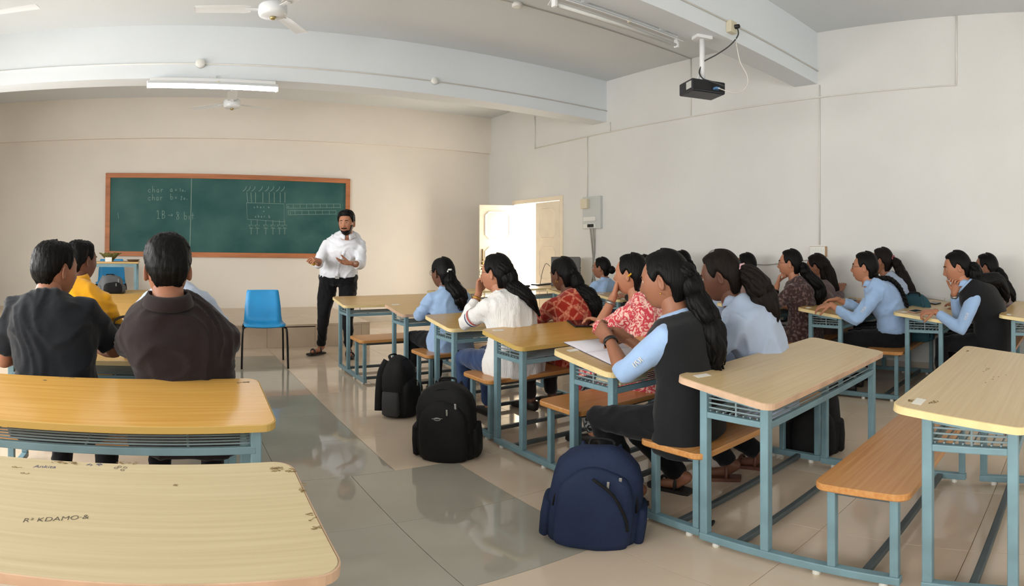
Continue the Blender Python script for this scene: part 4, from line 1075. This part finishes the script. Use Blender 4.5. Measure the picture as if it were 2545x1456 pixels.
add_box(b, (-.045, -.002, -.055), (.045, .003, .055)); o = obj_from('shirt_pocket', b, C_WHITE, TEACH['shirt']); o.location = TEACH['B'](.66) + fB * .155 - TEACH['r'] * .085; o.rotation_euler = (0, 0, math.radians(160 + 14))
# middle column
PT = lambda a, b_, c: ([(0, -.085, .03), (0, -.125, .0), (0, -.135, -.08), ('b', .01, .80, b_ * .5), ('b', .015, .66, b_ * .5), ('b', .02, .80 - a * .7, .01)], [.018, .03, b_, b_, b_ * .8, .012], 10, c)
SCR = ([(0, -.095, .035)], .02)
p = person('person in a light blue shirt with a white hair clip, sitting back turned', (2.13, 4.10), px(1099, 680, 4.66), yaw=6, hyaw=8, hpitch=-3, bw=.98, skin=SK_D, shirt=C_BLUE, sleeve=1.9, rh=px(1130, 782, 5.05), lh=px(1062, 772, 4.95), lelb=(-.9, -.3, -.6), hair=dict(WOM, seed=31), tails=[PT(.39, .06, .008)], ties=[((0, -.115, .02), .02, WH)], glasses=True, collar=C_BLUE)
p = person('person in a white ribbed sweater resting the chin on one hand', (2.10, 3.14), px(1231, 681, 3.86), yaw=10, hyaw=20, hpitch=2, bw=1.04, skin=SK_L, shirt=C_SWEAT, sleeve=1.75, pants=C_JEANS, lh=px(1190, 728, 4.0), ldir=(.12, -.05, 1), lpalm=(.4, -.9, .1), lcurl=.9, lelb=(-.55, .5, -1), rh=px(1235, 795, 4.1), hair=dict(WOM, seed=37, top=.022, side=.018), tails=[([(0, -.06, .06), (.02, -.10, .02), (.03, -.13, -.07), ('b', .05, .80, .025), ('b', .08, .68, .02), ('b', .12, .55, .012)], [.05, .055, .052, .042, .03, .01], 11, .01), ([(.05, -.05, .0), (.065, -.07, -.08), (.05, -.10, -.14), (.05, -.15, -.24)], [.03, .04, .035, .01], 7, .006)], glasses=True, loose=1.6)
arm_stripe(p, -1, .60, REDT, .005, .062); arm_stripe(p, -1, .65, WTRIM, .006, .0615); arm_stripe(p, -1, .70, NAVT, .005, .0605)
b_ = band(p, -1, .80, GOLD, 'bracelet', .030, .006)
p = person('person in a red square print kurta bending over the desk', (2.62, 3.14), px(1399, 684, 4.20), yaw=4, hyaw=4, hpitch=-10, bw=.98, skin=SK_D, shirt=C_RED, sleeve=1.85, pants=C_DARK, kurti=True, lh=px(1345, 782, 4.45), rh=px(1440, 785, 4.5), lelb=(-.9, -.3, -.5), hair=dict(WOM, seed=41), tails=[([(0, -.075, .05), (.01, -.115, .0), (.03, -.14, -.09), ('b', .05, .76, .025), ('b', .07, .60, .025), ('b', .09, .42, .012)], [.03, .042, .05, .05, .048, .018], 11, .012)], loose=1.3)
for s in (-1, 1):
    b = bmesh.new(); c = p['Mh'] @ V(.076 * s, -.006, -.044); add_tube(b, [c + V(.009 * math.cos(a), .003, .011 * math.sin(a)) for a in [i * .524 for i in range(12)]], .002, 6, closed=True); obj_from('earring', b, GOLD, p['t'], True)
p = PINKTOP = person('person in a pink leaf print top holding one hand to the mouth', (2.50, 2.27), px(1567, 684, 3.48), yaw=12, hyaw=10, hpitch=0, bw=.96, skin=SK_L, shirt=C_PINK, sleeve=1.05, pants=C_DARKPRINT, kurti=True, lh=px(1526, 735, 3.48), ldir=(.25, -.1, 1), lpalm=(.7, -.7, .1), lcurl=.85, lelb=(-.6, .35, -1), rh=px(1500, 800, 3.75), relb=(.7, -.3, -.7), hair=dict(WOM, seed=43), tails=[([(.01, -.06, .02), (.015, -.09, -.06), (.02, -.10, -.16), (.02, -.10, -.28)], [.05, .05, .045, .02], 10, .004)])
band(p, -1, .78, STEEL, 'wrist_watch', .030, .010)
p5 = person('person in a black vest over a light blue shirt with hands clasped over a notebook', (1.93, 1.55), px(1650, 700, 2.46), yaw=16, hyaw=8, hpitch=-8, bw=1.06, skin=SK_M, shirt=C_BLUE, sleeve=1.18, vest=C_VEST, hem=-.1, pants=C_PANT, lh=px(1512, 838, 2.62), rh=px(1560, 842, 2.72), ldir=(.15, .85, .35), lpalm=(.9, -.1, -.2), rdir=(-.75, .45, .35), rpalm=(-.5, -.6, -.5), lelb=(-.45, -.05, -1), relb=(.5, -.3, -1), lcurl=.7, rcurl=.7, hair=dict(WOM, seed=47, top=.02, side=.016), tails=[([(0, -.07, .06), (.0, -.115, .03), (.01, -.145, -.06), ('b', -.03, .84, .02), ('b', -.05, .68, .015), ('b', -.05, .52, .012), ('b', -.04, .38, .008)], [.035, .042, .048, .046, .042, .034, .012], 12, .01)], ties=[], loose=1.3, depth=.92, shoe_kind='sandal', feet=(V(2.12, 1.75, .09), V(1.86, 1.80, .09)), voxel=.0105)
band(p5, -1, .86, BLK, 'wrist_watch', .030, .010)
b = bmesh.new(); c = p5['Mh'] @ V(-.078, -.004, -.046); bmesh.ops.create_icosphere(b, subdivisions=1, radius=.005, matrix=Matrix.Translation(c)); obj_from('earring', b, GOLD, p5['t'], True)
p = person('person in a pale blue shirt and pink scrunchie beside the nearest black vest', (2.47, 1.50), px(1791, 690, 2.86), yaw=20, hyaw=6, hpitch=-14, bw=1.0, skin=SK_D, shirt=C_GREYBLUE, sleeve=1.7, pants=C_PANT, lh=px(1690, 850, 2.95), rh=px(1740, 855, 3.05), lelb=(-.5, -.2, -1), relb=(.5, -.3, -1), hair=dict(WOM, seed=53, top=.02), hairm=M_HAIRB, tails=[([(0, -.10, .035), (.0, -.15, .01), (.01, -.20, -.06), (.02, -.235, -.15), (.03, -.26, -.24)], [.03, .055, .068, .062, .025], 14, .012)], ties=[((0, -.105, .04), .026, PK)], loose=1.7, collar=C_GREYBLUE, shoe_kind='sandal', shoes=M_SANDALB, feet=(V(2.62, 1.62, .09), V(2.40, 1.66, .09)), voxel=.0105)
# right column by the wall
p = person('person in light blue with glasses, sitting nearest the computer tower', (4.49, 4.92), px(1494, 667, 6.72), yaw=14, hyaw=14, bw=.94, skin=SK_M, shirt=C_BLUE, sleeve=1.9, hair=dict(WOM, seed=61, nape=-45), bun=((0, -.148, -.015), .046), glasses=True, collar=C_BLUE)
p = person('person in maroon by the wall whose head shows behind the pink top', (5.06, 4.92), px(1598, 659, 7.08), yaw=10, hyaw=8, bw=.94, shirt=C_MAROON, sleeve=1.9, hair=dict(WOM, seed=62), tails=[PT(.3, .04, .004)])
p = person('person behind the vest student, only the top of the head showing', (4.56, 4.08), px(1644, 650, 6.16), yaw=10, hyaw=6, bw=.94, shirt=C_DARK, sleeve=1.9, hair=dict(WOM, seed=63), tails=[PT(.3, .04, .004)])
p = person('person in an off-white top with a white hair clip by the wall', (5.04, 4.08), px(1692, 651, 6.5), yaw=8, hyaw=14, bw=.94, shirt=C_OFFW, sleeve=1.9, hair=dict(WOM, seed=64), tails=[([(0, -.09, .03), (.0, -.13, -.02), (.01, -.15, -.10), (.01, -.16, -.20)], [.02, .035, .04, .015], 9, .008)], ties=[((0, -.10, .02), .018, WH)])
p = person('person in pale blue hidden behind the pink scrunchie, one arm stretched out', (4.48, 3.24), px(1788, 664, 5.55), yaw=8, hyaw=6, bw=.94, shirt=C_GREYBLUE, sleeve=1.9, lh=px(1722, 738, 5.75), rh=px(1760, 740, 5.9), lelb=(-.8, -.2, -.7), hair=dict(WOM, seed=65), tails=[PT(.3, .04, .004)])
p = person('person in a pale pink top sitting against the right wall', (5.06, 3.24), px(1853, 659, 6.08), yaw=6, hyaw=10, bw=.94, shirt=C_PEACH, sleeve=1.9, hair=dict(WOM, seed=66), braids=[([(0, -.09, -.02), (.02, -.13, -.08), (.03, -.15, -.16), (.03, -.16, -.26)], .026)], ties=[((0, -.1, -.02), .014, WH)])
p = person('person in a brown lace top and glasses with hand at the chin', (4.55, 2.36), px(1963, 656, 5.12), yaw=8, hyaw=12, bw=1.0, skin=SK_L, shirt=C_LACE, sleeve=1.2, kurti=True, pants=C_PANT, lh=px(1932, 708, 5.08), ldir=(.1, -.25, 1), lpalm=(.4, -.9, 0), lcurl=.95, lelb=(-.6, .25, -1), hair=dict(WOM, seed=67), tails=[([(0, -.10, .0), (.0, -.135, -.03), (.02, -.155, -.10), ('b', .03, .72, .035), ('b', .03, .55, .03), ('b', .03, .42, .015)], [.022, .045, .06, .065, .06, .02], 12, .01)], ties=[((0, -.11, .0), .02, WH)], glasses=True, loose=1.4)
band(p, -1, .72, BLK, 'wrist_watch', .030, .010, extra=(BLK, True))
p = person('person in a taupe top bending forward beside the brown lace top', (5.06, 2.40), px(2029, 664, 5.62), yaw=8, hyaw=4, hpitch=-10, bw=.96, shirt=C_TAUPE, sleeve=1.9, lh=px(2090, 722, 5.6), hair=dict(WOM, seed=68, side=.02), hairm=M_HAIRB, tails=[([(0, -.04, .07), (.0, -.09, .0), (.01, -.12, -.10), (.02, -.15, -.22), (.02, -.17, -.33)], [.06, .07, .075, .075, .03], 12, .006)])
p12 = person('person in a light blue shirt and glasses with both hands on the desk', (4.60, 1.53), px(2148, 666, 4.74), yaw=6, hyaw=8, hpitch=2, bw=1.06, skin=SK_L, shirt=C_BLUE, sleeve=1.75, pants=C_PANT, lh=px(2066, 758, 4.66), rh=px(2082, 744, 4.95), ldir=(-.3, .9, -.15), rdir=(-.6, .8, -.1), lelb=(-.5, -.5, -1), hair=dict(WOM, seed=69, front=42, top=.02), braids=[([(0, -.085, -.04), (.0, -.11, -.085), ('b', 0, .86, .024), ('b', -.01, .72, .024), ('b', -.02, .58, .02), ('b', -.02, .44, .014)], .03)], glasses=True, loose=1.5, hem=-.22, collar=C_BLUE)
p = person('person in pale blue with a rose scrunchie by the wall', (5.06, 1.60), px(2190, 650, 5.38), yaw=4, hyaw=2, bw=.96, shirt=C_GREYBLUE, sleeve=1.9, hair=dict(WOM, seed=70), hairm=M_HAIRB, tails=[([(0, -.10, .03), (.0, -.15, -.02), (.0, -.20, -.12), (.0, -.27, -.24), (.0, -.34, -.36)], [.02, .05, .058, .055, .02], 12, .006)], ties=[((0, -.11, .03), .024, RS)])
p14 = person('person in a black vest at the right leaning the cheek on one fist', (4.58, .70), px(2378, 666, 4.42), yaw=4, hyaw=14, hpitch=-14, bw=1.10, skin=SK_L, shirt=C_BLUE, sleeve=1.9, vest=C_VEST, hem=-.1, pants=C_PANT, rh=px(2372, 728, 4.42), rdir=(-.1, -.2, 1), rpalm=(-.9, .2, .2), rcurl=1.0, relb=(-.2, .5, -1), lh=px(2325, 775, 4.42), ldir=(-.4, .8, .0), lelb=(-.3, -.6, -1), lcurl=.9, hair=dict(WOM, seed=71), tails=[([(0, -.095, .02), (.0, -.14, .0), (.01, -.165, -.09), ('b', .02, .78, .035), ('b', .02, .62, .03), ('b', .02, .50, .012)], [.022, .05, .058, .058, .05, .02], 11, .008)], ties=[((0, -.10, .02), .018, TL)], loose=1.5, collar=C_BLUE)
band(p14, 1, .90, STEEL, 'wrist_watch', .032, .011, extra=(STEEL, False))
p = person('person in a grey top behind the vest at the right edge', (5.08, .72), px(2449, 666, 5.14), yaw=2, hyaw=2, bw=.98, shirt=C_TAUPE, sleeve=1.9, hair=dict(WOM, seed=72), tails=[([(0, -.10, .0), (.0, -.14, -.05), (.0, -.18, -.14), (.0, -.24, -.24), (.0, -.26, -.30)], [.02, .04, .045, .04, .015], 10, .008)])

b = bmesh.new(); add_box(b, (-.022, -.004, -.006), (.022, .004, .006)); bmesh.ops.bevel(b, geom=b.edges[:], offset=.003, segments=2, affect='EDGES')
o = obj_from('hair_clip', b, YE, PINKTOP['t']); o.location = PINKTOP['Mh'] @ V(-.089, -.03, .005); o.rotation_euler = (.2, .5, 1.4)
# front placket and buttons of the white shirt
b = bmesh.new(); qs = [.14, .25, .36, .46, .56, .66, .76, .86]
cl = [TEACH['surf'](q, .006, 0, 1) for q in qs]
add_rings(b, [[c - TEACH['r'] * .016, c + fB * .004 - TEACH['r'] * .015, c + fB * .004 + TEACH['r'] * .015, c + TEACH['r'] * .016] for c in cl]); obj_from('placket', b, C_WHITE, TEACH['shirt'], True)
for q in (.2, .34, .48, .62, .76):
    b = bmesh.new(); c = TEACH['surf'](q, .010, 0, 1); bmesh.ops.create_icosphere(b, subdivisions=1, radius=.006, matrix=Matrix.Translation(c)); obj_from('button', b, WTRIM, TEACH['shirt'], True)
sleeve_emblem(p5, -1); sleeve_emblem(p12, -1, .62); sleeve_emblem(p14, -1, .6)
# ------------------------------------------------------------------ plastic chairs
M_CHAIR = mat('blue_plastic', (34, 142, 200), .38, spec=.45, var=.08, vscale=5)
M_CHLEG = mat('black_tube_steel', (30, 27, 26), .35, metal=.6)
def plastic_chair(label, loc, rotz):
    t = thing('plastic_chair', label, 'chair', loc, rotz)
    prof = [(-.225, .425, .40), (-.215, .445, .42), (-.16, .447, .43), (.0, .437, .43), (.12, .435, .42), (.175, .45, .41), (.205, .50, .40), (.225, .60, .39), (.245, .69, .37), (.26, .765, .35), (.262, .78, .33)]
    def ring(i, off):
        y, z, w = prof[i]; out = []
        a = prof[min(i + 1, len(prof) - 1)]; b_ = prof[max(i - 1, 0)]; dy, dz = a[0] - b_[0], a[1] - b_[1]; L_ = math.hypot(dy, dz); n = (dz / L_, -dy / L_)
        return [V(w / 2 * sx, y + off * n[0] - .018 * (1 - sx * sx) * 0 + .02 * (sx * sx) * (-1 if z > .5 else 0), z + off * n[1] + (.012 * sx * sx if z <= .5 else 0)) for sx in (-1, -.7, -.35, 0, .35, .7, 1)]
    b = bmesh.new(); rings = []
    for i in range(len(prof)): rings.append(ring(i, 0) + ring(i, .012)[::-1])
    R = add_rings(b, rings, cap=False); b.faces.new(R[0][::-1]); b.faces.new(R[-1])
    obj_from('seat_shell', b, M_CHAIR, t, True)
    for sx in (-1, 1):
        tube('leg', smooth_path([V(.17 * sx, -.10, .425), V(.205 * sx, -.17, .42), V(.225 * sx, -.21, .37), V(.235 * sx, -.235, .0)], 5), .011, M_CHLEG, t, 10)
        tube('leg', smooth_path([V(.17 * sx, .02, .42), V(.20 * sx, .12, .415), V(.215 * sx, .18, .37), V(.225 * sx, .235, .0)], 5), .011, M_CHLEG, t, 10)
        tube('seat_rail', [V(.17 * sx, -.12, .424), V(.17 * sx, .05, .42)], .010, M_CHLEG, t, 8)
    tube('seat_rail', [V(-.17, -.08, .422), V(.17, -.08, .422)], .010, M_CHLEG, t, 8)
    return t
plastic_chair('empty blue plastic chair with black legs in the aisle before the platform', (.94, 5.98, 0), math.radians(-6))
plastic_chair('blue plastic chair behind the table on the platform', (-.92, 8.42, DAIS_H), math.radians(4))
# teacher's table on the platform and what lies on it
t = thing('teacher_table', 'narrow wooden table with steel legs standing on the platform', 'table', (-.98, 8.0, DAIS_H))
box('tabletop', (-.52, -.25, .735), (.50, .25, .76), W_TAN, t, .004)
box('apron', (-.47, -.235, .69), (.47, -.215, .735), M_STEEL, t); box('apron', (-.47, .215, .69), (.47, .235, .735), M_STEEL, t)
for sx in (-1, 1):
    for sy in (-1, 1): box('leg', (.46 * sx - .018, .22 * sy - .018, 0), (.46 * sx + .018, .22 * sy + .018, .735), M_STEEL, t, .003)
M_OLIVE = mat('olive_leaf', (120, 116, 62), .7, var=.2, vscale=12)
tz = DAIS_H + .76
q = px(273, 640, 8.0); t = thing('leaf_bowl', 'olive leaf bowl standing open on the platform table', 'bowl', (q.x, 7.98, tz))
for k in range(7):
    b = bmesh.new(); a = k * math.pi * 2 / 7; pts_ = [(.03, .0, .025), (.08, .05, .05), (.12, .09, .055), (.16, .11, .022)]
    vs1 = []
    for r_, z_, w_ in pts_:
        vs1.append([V(r_, -w_, z_ + .01), V(r_, 0, z_), V(r_, w_, z_ + .01), V(r_, w_, z_ + .013), V(r_, 0, z_ + .003), V(r_, -w_, z_ + .013)])
    add_rings(b, vs1); o = obj_from('leaf', b, M_OLIVE, t, True); o.rotation_euler = (0, 0, a + .2)
b = bmesh.new(); add_lathe(b, [(.001, .0), (.045, .0), (.05, .012), (.001, .012)], n=16); obj_from('bowl_base', b, M_OLIVE, t, True)
q = px(268, 640, 7.8); t = box('chalk_box', (-.045, -.03, 0), (.045, .03, .06), mat('white_card', (240, 240, 236), .6), None, .002); t.location = (q.x, 7.82, tz); t.rotation_euler = (0, 0, .2); tag(t, 'small white box in front of the leaf bowl', 'box')
q = px(331, 643, 7.9); b = bmesh.new(); add_lathe(b, [(.001, .0), (.06, .0), (.085, .02), (.09, .03), (.082, .03), (.06, .012), (.001, .01)], n=28); t = obj_from('shallow_dish', b, mat('brown_dish', (92, 72, 52), .5), None, True); t.location = (q.x, 7.9, tz); tag(t, 'shallow brown dish at the right end of the platform table', 'dish')

# ------------------------------------------------------------------ bags
M_BAGB = mat('black_nylon', (20, 20, 21), .7, spec=.25, bump=.3, bscale=180, var=.15, vscale=8); M_BAGN = mat('navy_nylon', (33, 44, 70), .75, spec=.2, bump=.3, bscale=180, var=.1, vscale=6); M_BAGG = mat('grey_nylon', (84, 86, 88), .7, bump=.2, bscale=150); M_BAGT = mat('teal_cloth', (32, 74, 84), .8, bump=.2, bscale=60, var=.15); M_ZIP = mat('zip_metal', (160, 160, 156), .35, metal=.8); M_MESH = mat('mesh_pocket', (56, 56, 58), .8, bump=.5, bscale=400)
def soft(bm, amp, sc, seed):
    bm.normal_update()
    for v in bm.verts:
        v.co += v.normal * (amp * noise.noise(v.co * sc + V(seed, 0, 0)))
def backpack(name, label, loc, rotz, w, d, h, m, m2=None, pocket=.62, tilt=(0, 0), seed=1, mesh_side=False, tagm=None, cat='backpack'):
    t = thing(name, label, cat, loc, rotz); t.rotation_euler = (tilt[0], tilt[1], rotz)
    X, Y, Z = V(1, 0, 0), V(0, 1, 0), V(0, 0, 1)
    pr = [(0, .80, .78), (.02, .92, .90), (.10, .99, 1.0), (.3, 1, 1.02), (.5, .99, 1), (.68, .95, .94), (.80, .86, .84), (.89, .70, .70), (.95, .50, .52), (.985, .28, .32), (1, .10, .14)]
    b = bmesh.new(); add_rings(b, [ering(V(0, .02 * d * z, z * h), X, Y, w / 2 * a, d / 2 * c, 36, 3.2) for z, a, c in pr]); soft(b, .012, 9, seed)
    obj_from('main_body', b, m, t, True)
    pw, ph = .80, pocket
    b = bmesh.new(); add_rings(b, [ering(V(0, -d * .40 - .03 * d * math.sin(z * 3), .015 * h + z * h * ph), X, Y, w / 2 * a * pw, d * .22 * c, 30, 3.0) for z, a, c in pr]); soft(b, .008, 11, seed + 3)
    pk = obj_from('front_pocket', b, m2 or m, t, True)
    def arch(scale, zt, yo, r_): return [V(w / 2 * scale * math.cos(a), yo - .0 + .03 * math.sin(a), zt * h * (.42 + .55 * math.sin(a))) for a in [math.pi * i / 16 for i in range(17)]]
    tube('zipper', arch(.86, .98, -d * .36, 1), .005, M_BAGB, t, 6)
    tube('zipper', arch(.70, ph * .98, -d * .52, 1), .004, M_BAGB, pk, 6)
    box('zip_pull', (-.006, -.004, -.04), (.006, .004, 0), M_ZIP, t, .002).location = (w * .22, -d * .5, h * .80)
    box('zip_pull', (-.005, -.004, -.035), (.005, .004, 0), M_ZIP, pk, .002).location = (w * .1, -d * .63, h * ph * .93)
    tube('top_handle', smooth_path([V(-.05, .25 * d, h * .93), V(-.04, .32 * d, h * .995), V(.04, .32 * d, h * .995), V(.05, .25 * d, h * .93)], 5), [(.006, .012)] * 16, M_BAGB, t, 8)
    for sx in (-1, 1):
        tube('shoulder_strap', smooth_path([V(.07 * sx, .35 * d, h * .92), V(.09 * sx, .54 * d, h * .72), V(.12 * sx, .55 * d, h * .42), V(.14 * sx, .52 * d, h * .10)], 5), [(.009, .026)] * 16, m, t, 8)
        b = bmesh.new(); add_rings(b, [ering(V(sx * w * .49, 0, z), Y, X, d * .34 * a, .028 * c, 18, 2.8) for z, a, c in ((.03 * h, .8, .5), (.06 * h, 1, .9), (.25 * h, 1, 1), (.42 * h, .95, .8), (.43 * h, .8, .4))]); obj_from('side_pocket', b, M_MESH if mesh_side else m, t, True)
    if tagm: box('cloth_tag', (-.03, -.002, -.012), (.03, .002, .012), tagm, t, .0008).location = (-w * .28, -d * .53, h * .22)
    return t
M_RED = mat('red_tag', (170, 34, 40), .6)
backpack('backpack', 'black backpack with grey side pocket standing by the aisle, farthest back', (1.60, 3.86, 0), math.radians(38), .29, .20, .45, M_BAGB, mesh_side=True, seed=3, tilt=(-.04, .05))
bp2 = backpack('backpack', 'large bulging black backpack on the aisle floor', (1.52, 2.95, 0), math.radians(-38), .35, .26, .46, M_BAGB, seed=8, pocket=.8, tilt=(.05, -.03))
bp3 = backpack('backpack', 'navy blue backpack leaning at the nearest bench end', (1.50, 1.70, 0), math.radians(-44), .37, .22, .44, M_BAGN, seed=14, pocket=.84, tilt=(.04, .10))
backpack('backpack', 'black backpack with a red tag behind the pinkish edged desk', (3.02, 1.50, 0), math.radians(-62), .31, .20, .47, M_BAGB, seed=21, tagm=M_RED)
backpack('backpack', 'grey and black bag lying on the far left desk', (-.72, 6.62, ZC + .003), math.radians(20), .28, .18, .21, M_BAGG, M_BAGB, seed=30, cat='bag')
backpack('shoulder_bag', 'teal cloth bag on the bench between two pale blue shirts by the wall', (4.83, 1.42, .421), math.radians(92), .30, .12, .43, M_BAGT, seed=34, cat='bag')
# laptop bag standing on the bench
t = thing('laptop_bag', 'black laptop bag with a raised handle between the yellow and blue shirts', 'bag', (-.285, 3.44, .4205), math.radians(4))
b = bmesh.new(); add_rings(b, [ering(V(0, 0, z), V(1, 0, 0), V(0, 1, 0), .185 * a, .05 * c, 28, 4.0) for z, a, c in ((0, .94, .7), (.01, .99, .95), (.15, 1, 1.05), (.33, .99, .95), (.355, .96, .7), (.36, .9, .4))]); soft(b, .006, 10, 2); obj_from('main_body', b, M_BAGB, t, True)
b = bmesh.new(); add_rings(b, [ering(V(0, -.05, z), V(1, 0, 0), V(0, 1, 0), .165 * a, .018 * c, 24, 4.0) for z, a, c in ((.02, .94, .6), (.03, 1, 1), (.22, 1, 1), (.24, .95, .5))]); obj_from('front_pocket', b, M_BAGB, t, True)
for yy in (-.02, .02):
    tube('handle', smooth_path([V(-.075, yy, .355), V(-.065, yy, .385), V(-.02, yy, .405), V(.03, yy, .40), V(.07, yy, .375), V(.08, yy, .355)], 5), [(.005, .011)] * 26, M_BAGB, t, 8)
    box('handle_clip', (-.012, -.006, -.02), (.012, .006, .02), M_BLACKPL, t, .003).location = (.078, yy, .36)

# ------------------------------------------------------------------ things on the desks
M_PAPER = mat('paper_white', (200, 196, 202), .8); M_PAPER2 = mat('paper_cream', (206, 198, 168), .8, bump=.4, bscale=60, bstretch=(.1, .1, 6))
def lie(o, dk, lx, ly, rz=0, up=0.0):
    top = top_of(dk); o.location = on_top(dk, lx, ly, .0012 + up)
    o.rotation_euler = (Matrix.Rotation(dk.rotation_euler.z, 3, 'Z') @ Matrix.Rotation(top.rotation_euler.x, 3, 'X') @ Matrix.Rotation(rz, 3, 'Z')).to_euler(); return o
def page_bm(w, h, s):
    b = bmesh.new(); n = 8
    top_, bot = [], []
    rg = []
    for i in range(n + 1):
        u = i / n; z = .004 + .012 * math.sin(min(u * 3.2, math.pi)) * (1 - u * .6)
        rg.append([V(s * u * w, -h / 2, 0), V(s * u * w, h / 2, 0), V(s * u * w, h / 2, z), V(s * u * w, -h / 2, z)])
    add_rings(b, rg); return b
t = thing('notebook', 'open notebook with blank pages on the desk before the black vest', 'notebook', (0, 0, 0))
lx, ly = px_on(D[5], 1512, 872); lie(t, D[5], lx, ly, math.radians(84))
obj_from('left_page', page_bm(.20, .27, -1), M_PAPER, t, True); obj_from('right_page', page_bm(.20, .27, 1), M_PAPER, t, True)
b = bmesh.new(); add_slab(b, [(-.20, -.137), (.20, -.137), (.20, .137), (-.20, .137)], -.001, .0008, .0003); obj_from('cover', b, M_BAGN, t)
def slab_thing(name, label, cat, dk, x, y, w, d, h, m, rz=0, m2=None, bev=.003, dx=0, dy=0):
    lx, ly = px_on(dk, x, y); o = thing(name, label, cat); lie(o, dk, lx + dx, ly + dy, rz)
    box('body', (-w / 2, -d / 2, 0), (w / 2, d / 2, h), m, o, bev)
    if m2: box('screen', (-w / 2 + .008, -d / 2 + .008, h), (w / 2 - .008, d / 2 - .008, h + .0006), m2, o)
    return o
M_SCREEN = mat('dark_glass', (20, 20, 26), .08, spec=.6)
slab_thing('tablet', 'dark tablet lying on the yellow tan desk', 'tablet', D[4], 1462, 806, .25, .17, .010, M_BLACKPL, math.radians(-20), M_SCREEN)
slab_thing('paper_sheet', 'folded printed sheet under the red printed sleeve', 'paper', D[3], 1368, 778, .22, .14, .004, M_PAPER, math.radians(10))
slab_thing('mobile_phone', 'tan backed phone at the desk edge before the right vest', 'phone', RD[1], 2275, 775, .15, .075, .009, mat('tan_phone', (176, 138, 116), .4), math.radians(-10), M_SCREEN)
slab_thing('book', 'white covered book on the desk by the right wall', 'book', RD[1], 2335, 742, .24, .17, .03, mat('white_cover', (214, 212, 208), .5), math.radians(-4))
slab_thing('mobile_phone', 'black phone lying beside the white book', 'phone', RD[1], 2318, 754, .15, .072, .010, M_BLACKPL, math.radians(-6), M_SCREEN, dy=-.02)
slab_thing('mobile_phone', 'dark phone beside the hands of the light blue shirt with glasses', 'phone', RD[2], 2120, 746, .15, .072, .010, M_BLACKPL, math.radians(30), M_SCREEN)
slab_thing('keyboard', 'black computer keyboard on the desk before the door', 'keyboard', C2, 1352, 708, .40, .14, .02, M_BLACKPL, math.radians(12))
slab_thing('power_adapter', 'small black adapter on the desk before the door', 'adapter', C1, 1308, 714, .10, .06, .03, M_BLACKPL, .2, bev=.008)
t = thing('note_stack', 'stack of cream papers in the wire rack under the notebook', 'papers', (1.90, 1.935, .609), .1)
for k in range(3): box('paper_pad', (-.10 + .004 * k, -.075, .013 * k), (.10 + .003 * k, .075, .013 * k + .0125), M_PAPER2, t, .001)
# computer tower
t = thing('computer_tower', 'grey computer tower with its open back turned to the class', 'computer', (5.07, 6.27, ZC + .0005), math.radians(-38))
M_PC = mat('pc_grey', (98, 96, 94), .5); M_PCD = mat('pc_dark', (46, 45, 46), .6)
box('case', (-.21, -.09, 0), (.19, .09, .40), M_PC, t, .004)
box('back_panel', (.19, -.085, .01), (.196, .085, .39), M_PCD, t, .001)
box('power_supply', (.196, -.07, .30), (.20, .07, .38), mat('pc_silver', (150, 150, 150), .4, metal=.5), t)
for k in range(6): box('port', (.196, -.06 + .0 * k, .06 + k * .035), (.202, -.02, .08 + k * .035), M_BLACKPL if k % 2 else M_BLUE, t, .001)
cable('thin grey cable rising from the keyboard to the computer tower', [V(4.58, 6.22, .735), V(4.66, 6.28, .90), V(4.76, 6.33, 1.02), V(4.90, 6.42, .98)], .004, M_CABLE)
b = bmesh.new(); add_tube(b, [(0, 0, .008), (.03, .012, .008)], .008, 10, round_ends=True); o = obj_from('pen_cap', b, M_BLACKPL, None, True); o.location = px(1768, 1307, 1.24 / math.tan((1307 - PXY) / PXF)); o.location.z = 0; tag(o, 'black pen cap lying on the floor under the pinkish edged desk', 'pen cap')

b = bmesh.new(); add_tube(b, [(.018 * math.cos(a), 0, .008 * math.sin(a)) for a in [i * .3927 for i in range(16)]], .0025, 6, closed=True); add_tube(b, [(-.03, 0, .002), (.03, 0, .004)], .0025, 6)
o = obj_from('emblem', b, M_ZIP, bp2, True); o.location = (-.02, -.26 * .64, .46 * .62)

tube('zipper', smooth_path([V(-.02, -.22 * .66, .44 * .80), V(.06, -.22 * .69, .44 * .66), V(.115, -.22 * .64, .44 * .42), V(.13, -.22 * .56, .44 * .26)], 5), .006, M_BAGB, bp3, 6)
# repeats of a kind share a group
for o in scene.objects:
    if o.parent is None and 'category' in o:
        c = o['category']
        g = {'desk': 'two-seat classroom desks', 'backpack': 'backpacks on the floor', 'chair': 'blue plastic chairs', 'ceiling fan': 'white ceiling fans', 'tube light': 'tube lights', 'phone': 'phones on the desks', 'cable': 'cables'}.get(c)
        if c == 'person' and 'standing' not in o['label']: g = 'students seated on the benches'
        if g: o['group'] = g
